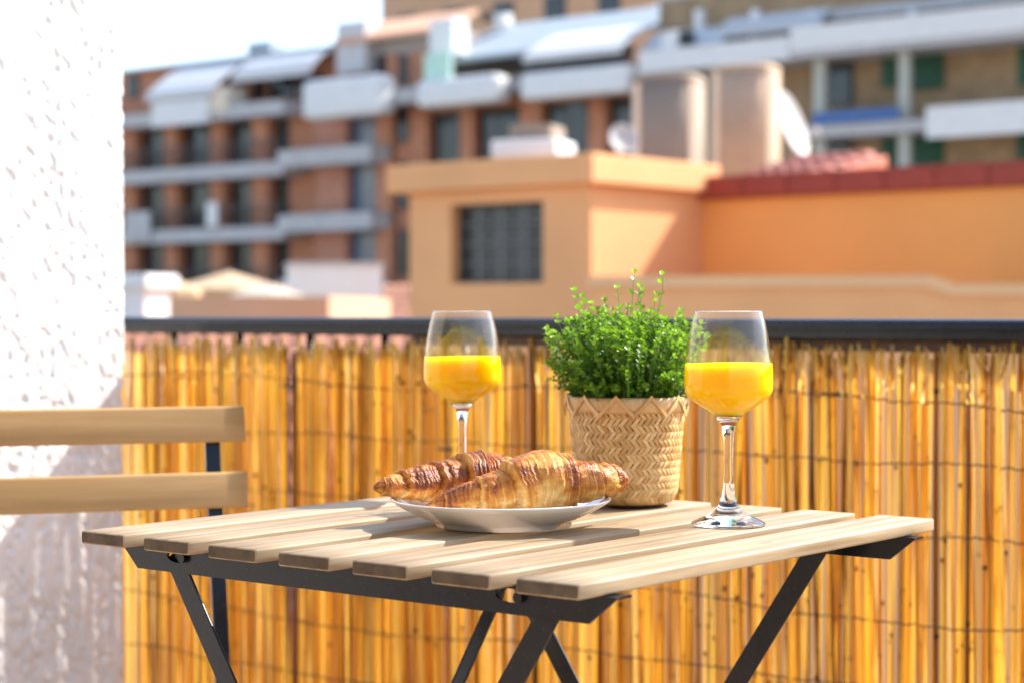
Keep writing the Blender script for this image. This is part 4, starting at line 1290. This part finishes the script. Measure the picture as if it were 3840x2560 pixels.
# ================================================================== GLASSES
GP = [(0.0302, 0.190), (0.0318, 0.1835), (0.0335, 0.1764), (0.0361, 0.163), (0.0387, 0.1453), (0.0396, 0.1318), (0.0395, 0.1225), (0.0386, 0.1185), (0.0366, 0.1150), (0.0330, 0.1118),
      (0.0280, 0.1082), (0.0215, 0.1040), (0.0158, 0.1005), (0.0122, 0.0970), (0.0098, 0.0940), (0.0075, 0.0908), (0.0062, 0.0880), (0.0050, 0.0818), (0.0044, 0.0740), (0.0042, 0.0640), (0.0042, 0.050),
      (0.0046, 0.040), (0.0052, 0.0345), (0.0062, 0.0275), (0.0077, 0.0210), (0.0102, 0.0155), (0.0140, 0.0115), (0.0180, 0.0092), (0.0235, 0.0066), (0.0290, 0.0042), (0.0322, 0.0026), (0.0331, 0.0014), (0.0324, 0.0003), (0.0300, 0.0)]
def dense(prof, n):
    return catmull([(a, b) for a, b in prof], n)
IB = 13                                       # index of the bowl's lowest outer ring
JUICE_Z = 0.1433
def wine_glass(label, jlabel, x, y):
    t = thing('wine_glass', label, 'glass', (x, y, TZ + 0.0004), 0.0, 'stemmed glasses of orange juice')
    D = dense(GP, 200)
    isplit = min(range(len(D)), key=lambda i: abs(D[i][1] - 0.0972) + (0 if D[i][0] > 0.009 else 1))
    ifoot = min(range(len(D)), key=lambda i: abs(D[i][1] - 0.0155) + (0 if D[i][0] < 0.02 else 1))
    # thin bowl: outer skin from the rim to the juice's floor, inner skin down to the juice level
    mb = MB(); mb.lathe(D[:isplit + 1][::-1], 96)
    inner = [(r - 0.0011, z) for r, z in D if z > JUICE_Z + 0.0002]
    mb.lathe(inner[::-1], 96)
    mb.build('bowl', GLASS_THIN, t)
    mb = MB(); r0 = D[0][0]
    lip = [(r0 - 0.0011, 0.1900), (r0 - 0.0009, 0.1904), (r0 - 0.00055, 0.1906), (r0 - 0.0002, 0.1904), (r0, 0.1900)]
    mb.lathe(lip[::-1], 96); mb.lathe([(r0 - 0.0011, 0.19), (r0 - 0.0008, 0.1897), (r0 - 0.0003, 0.1897), (r0, 0.19)], 96)
    mb.build('rim', GLASS, t)
    # solid stem with a dished top, solid foot
    st = D[isplit:ifoot + 1]
    rt, zt_ = st[0]
    top_cap = [(0.0004, zt_ + 0.0000)] + [(rt * f, zt_ + 0.0016 * f * f) for f in (0.25, 0.5, 0.75, 0.9)]
    mb = MB(); mb.lathe(st[::-1] + [(r, z) for r, z in reversed(top_cap)], 64)
    o = mb.build('stem', GLASS, t, fix=True); o.cycles.is_caustics_caster = True
    ft_ = D[ifoot:]
    mb = MB(); mb.lathe([(0.0004, 0.0012)] + [(0.012, 0.0011), (0.022, 0.0007)] + ft_[::-1], 96)
    o = mb.build('foot', GLASS, t, fix=True); o.cycles.is_caustics_caster = True
    # juice: fills the bowl
    off = 0.00025
    side_ = [(r - off, z) for r, z in D[:isplit + 1] if z < JUICE_Z]
    rtop = side_[0][0]
    top = [(0.0004, JUICE_Z - 0.0002), (rtop * 0.5, JUICE_Z - 0.0002), (rtop * 0.9, JUICE_Z - 0.0001), (rtop - 0.0006, JUICE_Z + 0.0003), (rtop, JUICE_Z + 0.0007)]
    rb_, zb_ = side_[-1]
    bot = [(rt * f, zt_ + 0.0016 * f * f + 0.0004) for f in (0.9, 0.6, 0.3)] + [(0.0004, zt_ + 0.0004)]
    mb = MB(); mb.lathe((top + side_ + bot)[::-1], 96)
    o = mb.build('orange_juice', JUICE, None, (x, y, TZ + 0.0004), fix=True)
    tag(o, jlabel, 'juice', 'servings of orange juice')
wine_glass('nearer stemmed glass at right of the plant pot, two thirds full', 'orange juice in the nearer glass right of the plant', 0.1932, 1.720)
wine_glass('farther stemmed glass behind the croissants at left', 'orange juice in the farther glass behind the croissants', -0.0507, 1.970)

# ================================================================== BASKET
BX, BY = 0.1130, 1.900
BH = 0.1075
basket = thing('woven_basket', 'woven bamboo basket pot with a zigzag rim behind the croissants', 'basket', (BX, BY, TZ), 0.2)
def brad(z):
    f = z / BH
    base = 0.0478 + 0.0095 * min(1, f * 1.05) ** 0.8
    if f < 0.16: base -= 0.0085 * ((0.16 - f) / 0.16) ** 2
    return base
mb = MB()
mb.lathe([(0.0005, 0.0015), (brad(0.0) - 0.004, 0.0015)] + [(brad(BH * i / 16) - 0.0016, 0.002 + (BH - 0.002) * i / 16) for i in range(17)] + [(brad(BH) - 0.004, BH), (brad(BH) - 0.005, BH - 0.02), (0.0005, BH - 0.021)], 64)
mb.build('lining', CANE_DARK, basket)
mb = MB(); mb.lathe([(brad(BH) - 0.0055, BH - 0.0195), (0.03, BH - 0.016), (0.0005, BH - 0.015)][::1], 40); mb.build('soil', SOIL, basket)
ROWS, NCOL = 13, 60
RH = (BH - 0.016) / ROWS
def strip_mesh(sign):
    L = RH * 1.5; w = 0.0025; lean = sign * 0.0052
    mb = MB(); vs = []
    n = 6
    for i in range(n + 1):
        f = i / n - 0.5
        bul = 0.0014 * (1 - (2 * f) ** 2) - 0.0009
        for (sx, dz) in ((-w, -0.0003), (-w * 0.8, 0.0003), (w * 0.8, 0.0003), (w, -0.0003)):
            vs.append((sx + lean * 2 * f * 0.75, -(bul + dz), f * L))
    mb.add(vs, [(i * 4 + k, (i + 1) * 4 + k, (i + 1) * 4 + k + 1, i * 4 + k + 1) for i in range(n) for k in range(3)], 0, False)
    o_ = len(vs)
    mb.add(vs[::1], [(i * 4, i * 4 + 3, (i + 1) * 4 + 3, (i + 1) * 4) for i in range(n)], 0, False)
    return mb
sm = {s: strip_mesh(s).mesh('strip', CANE) for s in (-1, 1)}
rest = MB()
made = 0
view = atan2(-BY, -BX) - 0.2        # towards the balcony, in basket frame
for r in range(ROWS):
    z = 0.004 + RH * (r + 0.5)
    s = 1 if r % 2 else -1
    for c in range(NCOL):
        th = 2 * pi * (c + 0.5 * (r % 2) * 0.0) / NCOL + rnd.uniform(-0.006, 0.006)
        dlt = (th - view + pi) % (2 * pi) - pi
        R = brad(z)
        slope = (brad(z + 0.003) - brad(z - 0.003)) / 0.006
        M = Matrix.Translation((R * cos(th), R * sin(th), z)) @ rotz(th + pi / 2) @ Matrix.Rotation(-slope * -1.0, 4, 'X')
        if abs(dlt) < 1.16 and made < 298:
            o = link('strip', sm[s], basket)
            o.matrix_local = M
            k = rnd.uniform(0.92, 1.08)
            o.scale = (k, 1, 1)
            made += 1
        else:
            base = strip_mesh(s)
            rest.add([M @ Vector(p) for p in base.v], base.f, 0, False)
tag(rest.build('strip_weave', CANE, basket), kind='stuff')
# rim band and the zigzag lashing
mb = MB()
rb0 = brad(BH)
mb.lathe([(rb0 - 0.003, BH - 0.014), (rb0 + 0.0008, BH - 0.0145), (rb0 + 0.0022, BH - 0.011), (rb0 + 0.0026, BH - 0.005), (rb0 + 0.0018, BH - 0.0005), (rb0 - 0.001, BH + 0.0008), (rb0 - 0.0035, BH - 0.001), (rb0 - 0.004, BH - 0.012)], 72)
mb.build('rim_band', CANE_RIM, basket)
NZ = 11
for i in range(NZ):
    for h in (0, 1):
        a0 = 2 * pi * (i + 0.5 * h) / NZ; a1 = 2 * pi * (i + 0.5 * h + 0.5) / NZ
        z0, z1 = (BH - 0.017, BH + 0.0008) if h == 0 else (BH + 0.0008, BH - 0.017)
        mb = MB(); vs = []
        n = 8
        for k in range(n + 1):
            f = k / n; a = a0 + (a1 - a0) * f; z = z0 + (z1 - z0) * f
            R = rb0 + 0.0034 + 0.0008 * sin(pi * f)
            for dz in (-0.0024, 0.0024):
                vs.append((R * cos(a), R * sin(a), z + dz))
            for dz in (0.0024, -0.0024):
                vs.append(((R - 0.0011) * cos(a), (R - 0.0011) * sin(a), z + dz))
        fs = []
        for k in range(n):
            for q in range(4):
                fs.append((k * 4 + q, (k + 1) * 4 + q, (k + 1) * 4 + (q + 1) % 4, k * 4 + (q + 1) % 4))
        fs += [(0, 1, 2, 3), (n * 4 + 3, n * 4 + 2, n * 4 + 1, n * 4)]
        mb.add(vs, fs)
        mb.build('rim_strip', CANE, basket)

# ================================================================== PLANT
plant = thing('potted_herb', 'bushy small-leaved green plant growing in the woven basket', 'plant', (BX, BY, TZ + BH - 0.016), 0.0)
def leaf_into(mb, young, p, d, nrm, L, W, y):
    d = d.normalized(); s = d.cross(nrm).normalized(); n = s.cross(d).normalized()
    base = p; 
    vs = [base, base + d * L * 0.35 + s * W * 0.48 + n * L * 0.06, base + d * L * 0.72 + s * W * 0.42 + n * L * 0.10, base + d * L + n * L * 0.02,
          base + d * L * 0.72 - s * W * 0.42 + n * L * 0.10, base + d * L * 0.35 - s * W * 0.48 + n * L * 0.06, base + d * L * 0.5 - n * L * 0.02]
    mb.add(vs, [(0, 1, 6), (1, 2, 6), (2, 3, 6), (3, 4, 6), (4, 5, 6), (5, 0, 6)], 0, True)
    young += [y] * 7
def sprig(p0, p1, bend, nl, r, leaf=0.0052, tipyoung=1.0):
    mb = MB(); young = []
    pts = []
    n = 9
    for i in range(n + 1):
        f = i / n
        q = p0.lerp(p1, f) + bend * sin(pi * f * 0.5) * f * (1 - f) * 2
        q += Vector((r.gauss(0, 0.0006), r.gauss(0, 0.0006), 0))
        pts.append(q)
    mb.tube(pts, [0.0007 - 0.0004 * i / n for i in range(n + 1)], 4, 1, caps=False)
    young += [0.3] * (len(mb.v))
    ang = r.uniform(0, pi)
    start = 0.12
    for k in range(nl):
        f = start + (1 - start) * (k + 0.5) / nl
        x = f * n; i = min(int(x), n - 1); q = pts[i].lerp(pts[i + 1], x - i)
        tan = (pts[i + 1] - pts[i]).normalized()
        a = tan.cross(Vector((0.3, 0.5, 0.1)).normalized()).normalized(); b_ = tan.cross(a)
        ang += pi / 2 + r.uniform(-0.4, 0.4)
        for sgn in (0, pi):
            if r.random() < 0.08: continue
            dv = a * cos(ang + sgn) + b_ * sin(ang + sgn)
            d = (dv + tan * r.uniform(0.25, 0.9) + Vector((0, 0, 0.15)))
            L = leaf * r.uniform(0.7, 1.25) * (0.75 + 0.25 * (1 - f))
            leaf_into(mb, young, q, d, Vector((r.gauss(0, 0.5), r.gauss(0, 0.5), 1)), L, L * 0.80, min(1, max(0, (f - 0.45) * 1.6 * tipyoung + r.gauss(0, 0.15))))
    # tip rosette
    tan = (pts[-1] - pts[-2]).normalized()
    for j in range(3):
        a = tan.cross(Vector((0.3, 0.5, 0.1)).normalized()).normalized(); b_ = tan.cross(a); th = 2.1 * j + ang
        leaf_into(mb, young, pts[-1], (a * cos(th) + b_ * sin(th)) * 0.8 + tan, Vector((0, 0, 1)), leaf * 0.8, leaf * 0.55, min(1.0, 0.9 * tipyoung))
    me = mb.mesh('sprig', [LEAF, STEM])
    set_attr(me, 'young', young)
    return link('sprig', me, plant)
pr = random.Random(21)
R0 = rb0 - 0.006
# camera-facing axes for the few tall shoots that break the outline
def shoot(dx, dz, depth, nl=7, leaf=0.0070, start=0.4):
    p0 = Vector((dx * start, depth * start - 0.005, 0.0)); p1 = Vector((dx, depth, dz))
    sprig(p0, p1, Vector((0, 0, 0.0)), nl, pr, leaf)
for (dx, dz, dp) in ((-0.0525, 0.118, 0.0), (-0.043, 0.112, 0.01), (-0.036, 0.105, -0.01), (-0.008, 0.120, 0.005), (-0.022, 0.108, 0.0), (0.007, 0.136, 0.0), (0.012, 0.122, -0.012), (0.016, 0.118, 0.01), (0.036, 0.134, 0.0), (0.030, 0.114, 0.012), (0.053, 0.098, 0.0),
                     (-0.078, 0.080, 0.0), (-0.069, 0.092, -0.01), (-0.060, 0.085, 0.015), (-0.074, 0.045, -0.012), (0.072, 0.086, -0.008), (0.079, 0.072, 0.0), (0.070, 0.060, 0.01), (0.066, 0.090, 0.005), (-0.073, 0.060, 0.0)):
    shoot(dx, dz, dp, 9, 0.0082)
for i in range(300):
    az = pr.uniform(0, 2 * pi)
    if pr.random() < 0.6: az = pr.uniform(pi + 0.05, 2 * pi - 0.05)
    q = sqrt(pr.random())
    rh = 0.083 * q
    zt_ = (0.094 - 0.022 * q * q) * pr.uniform(0.80, 1.06) if q < 0.75 else pr.uniform(0.022, 0.078)
    rr = R0 * (0.25 + 0.65 * q) * pr.uniform(0.7, 1.0)
    p0 = Vector((rr * cos(az), rr * sin(az), 0))
    p1 = Vector((cos(az) * rh, sin(az) * rh, zt_ + 0.004))
    sprig(p0, p1, Vector((0, 0, 0.016)), pr.randint(9, 12), pr, pr.uniform(0.0052, 0.0078), pr.uniform(0.35, 1.0))
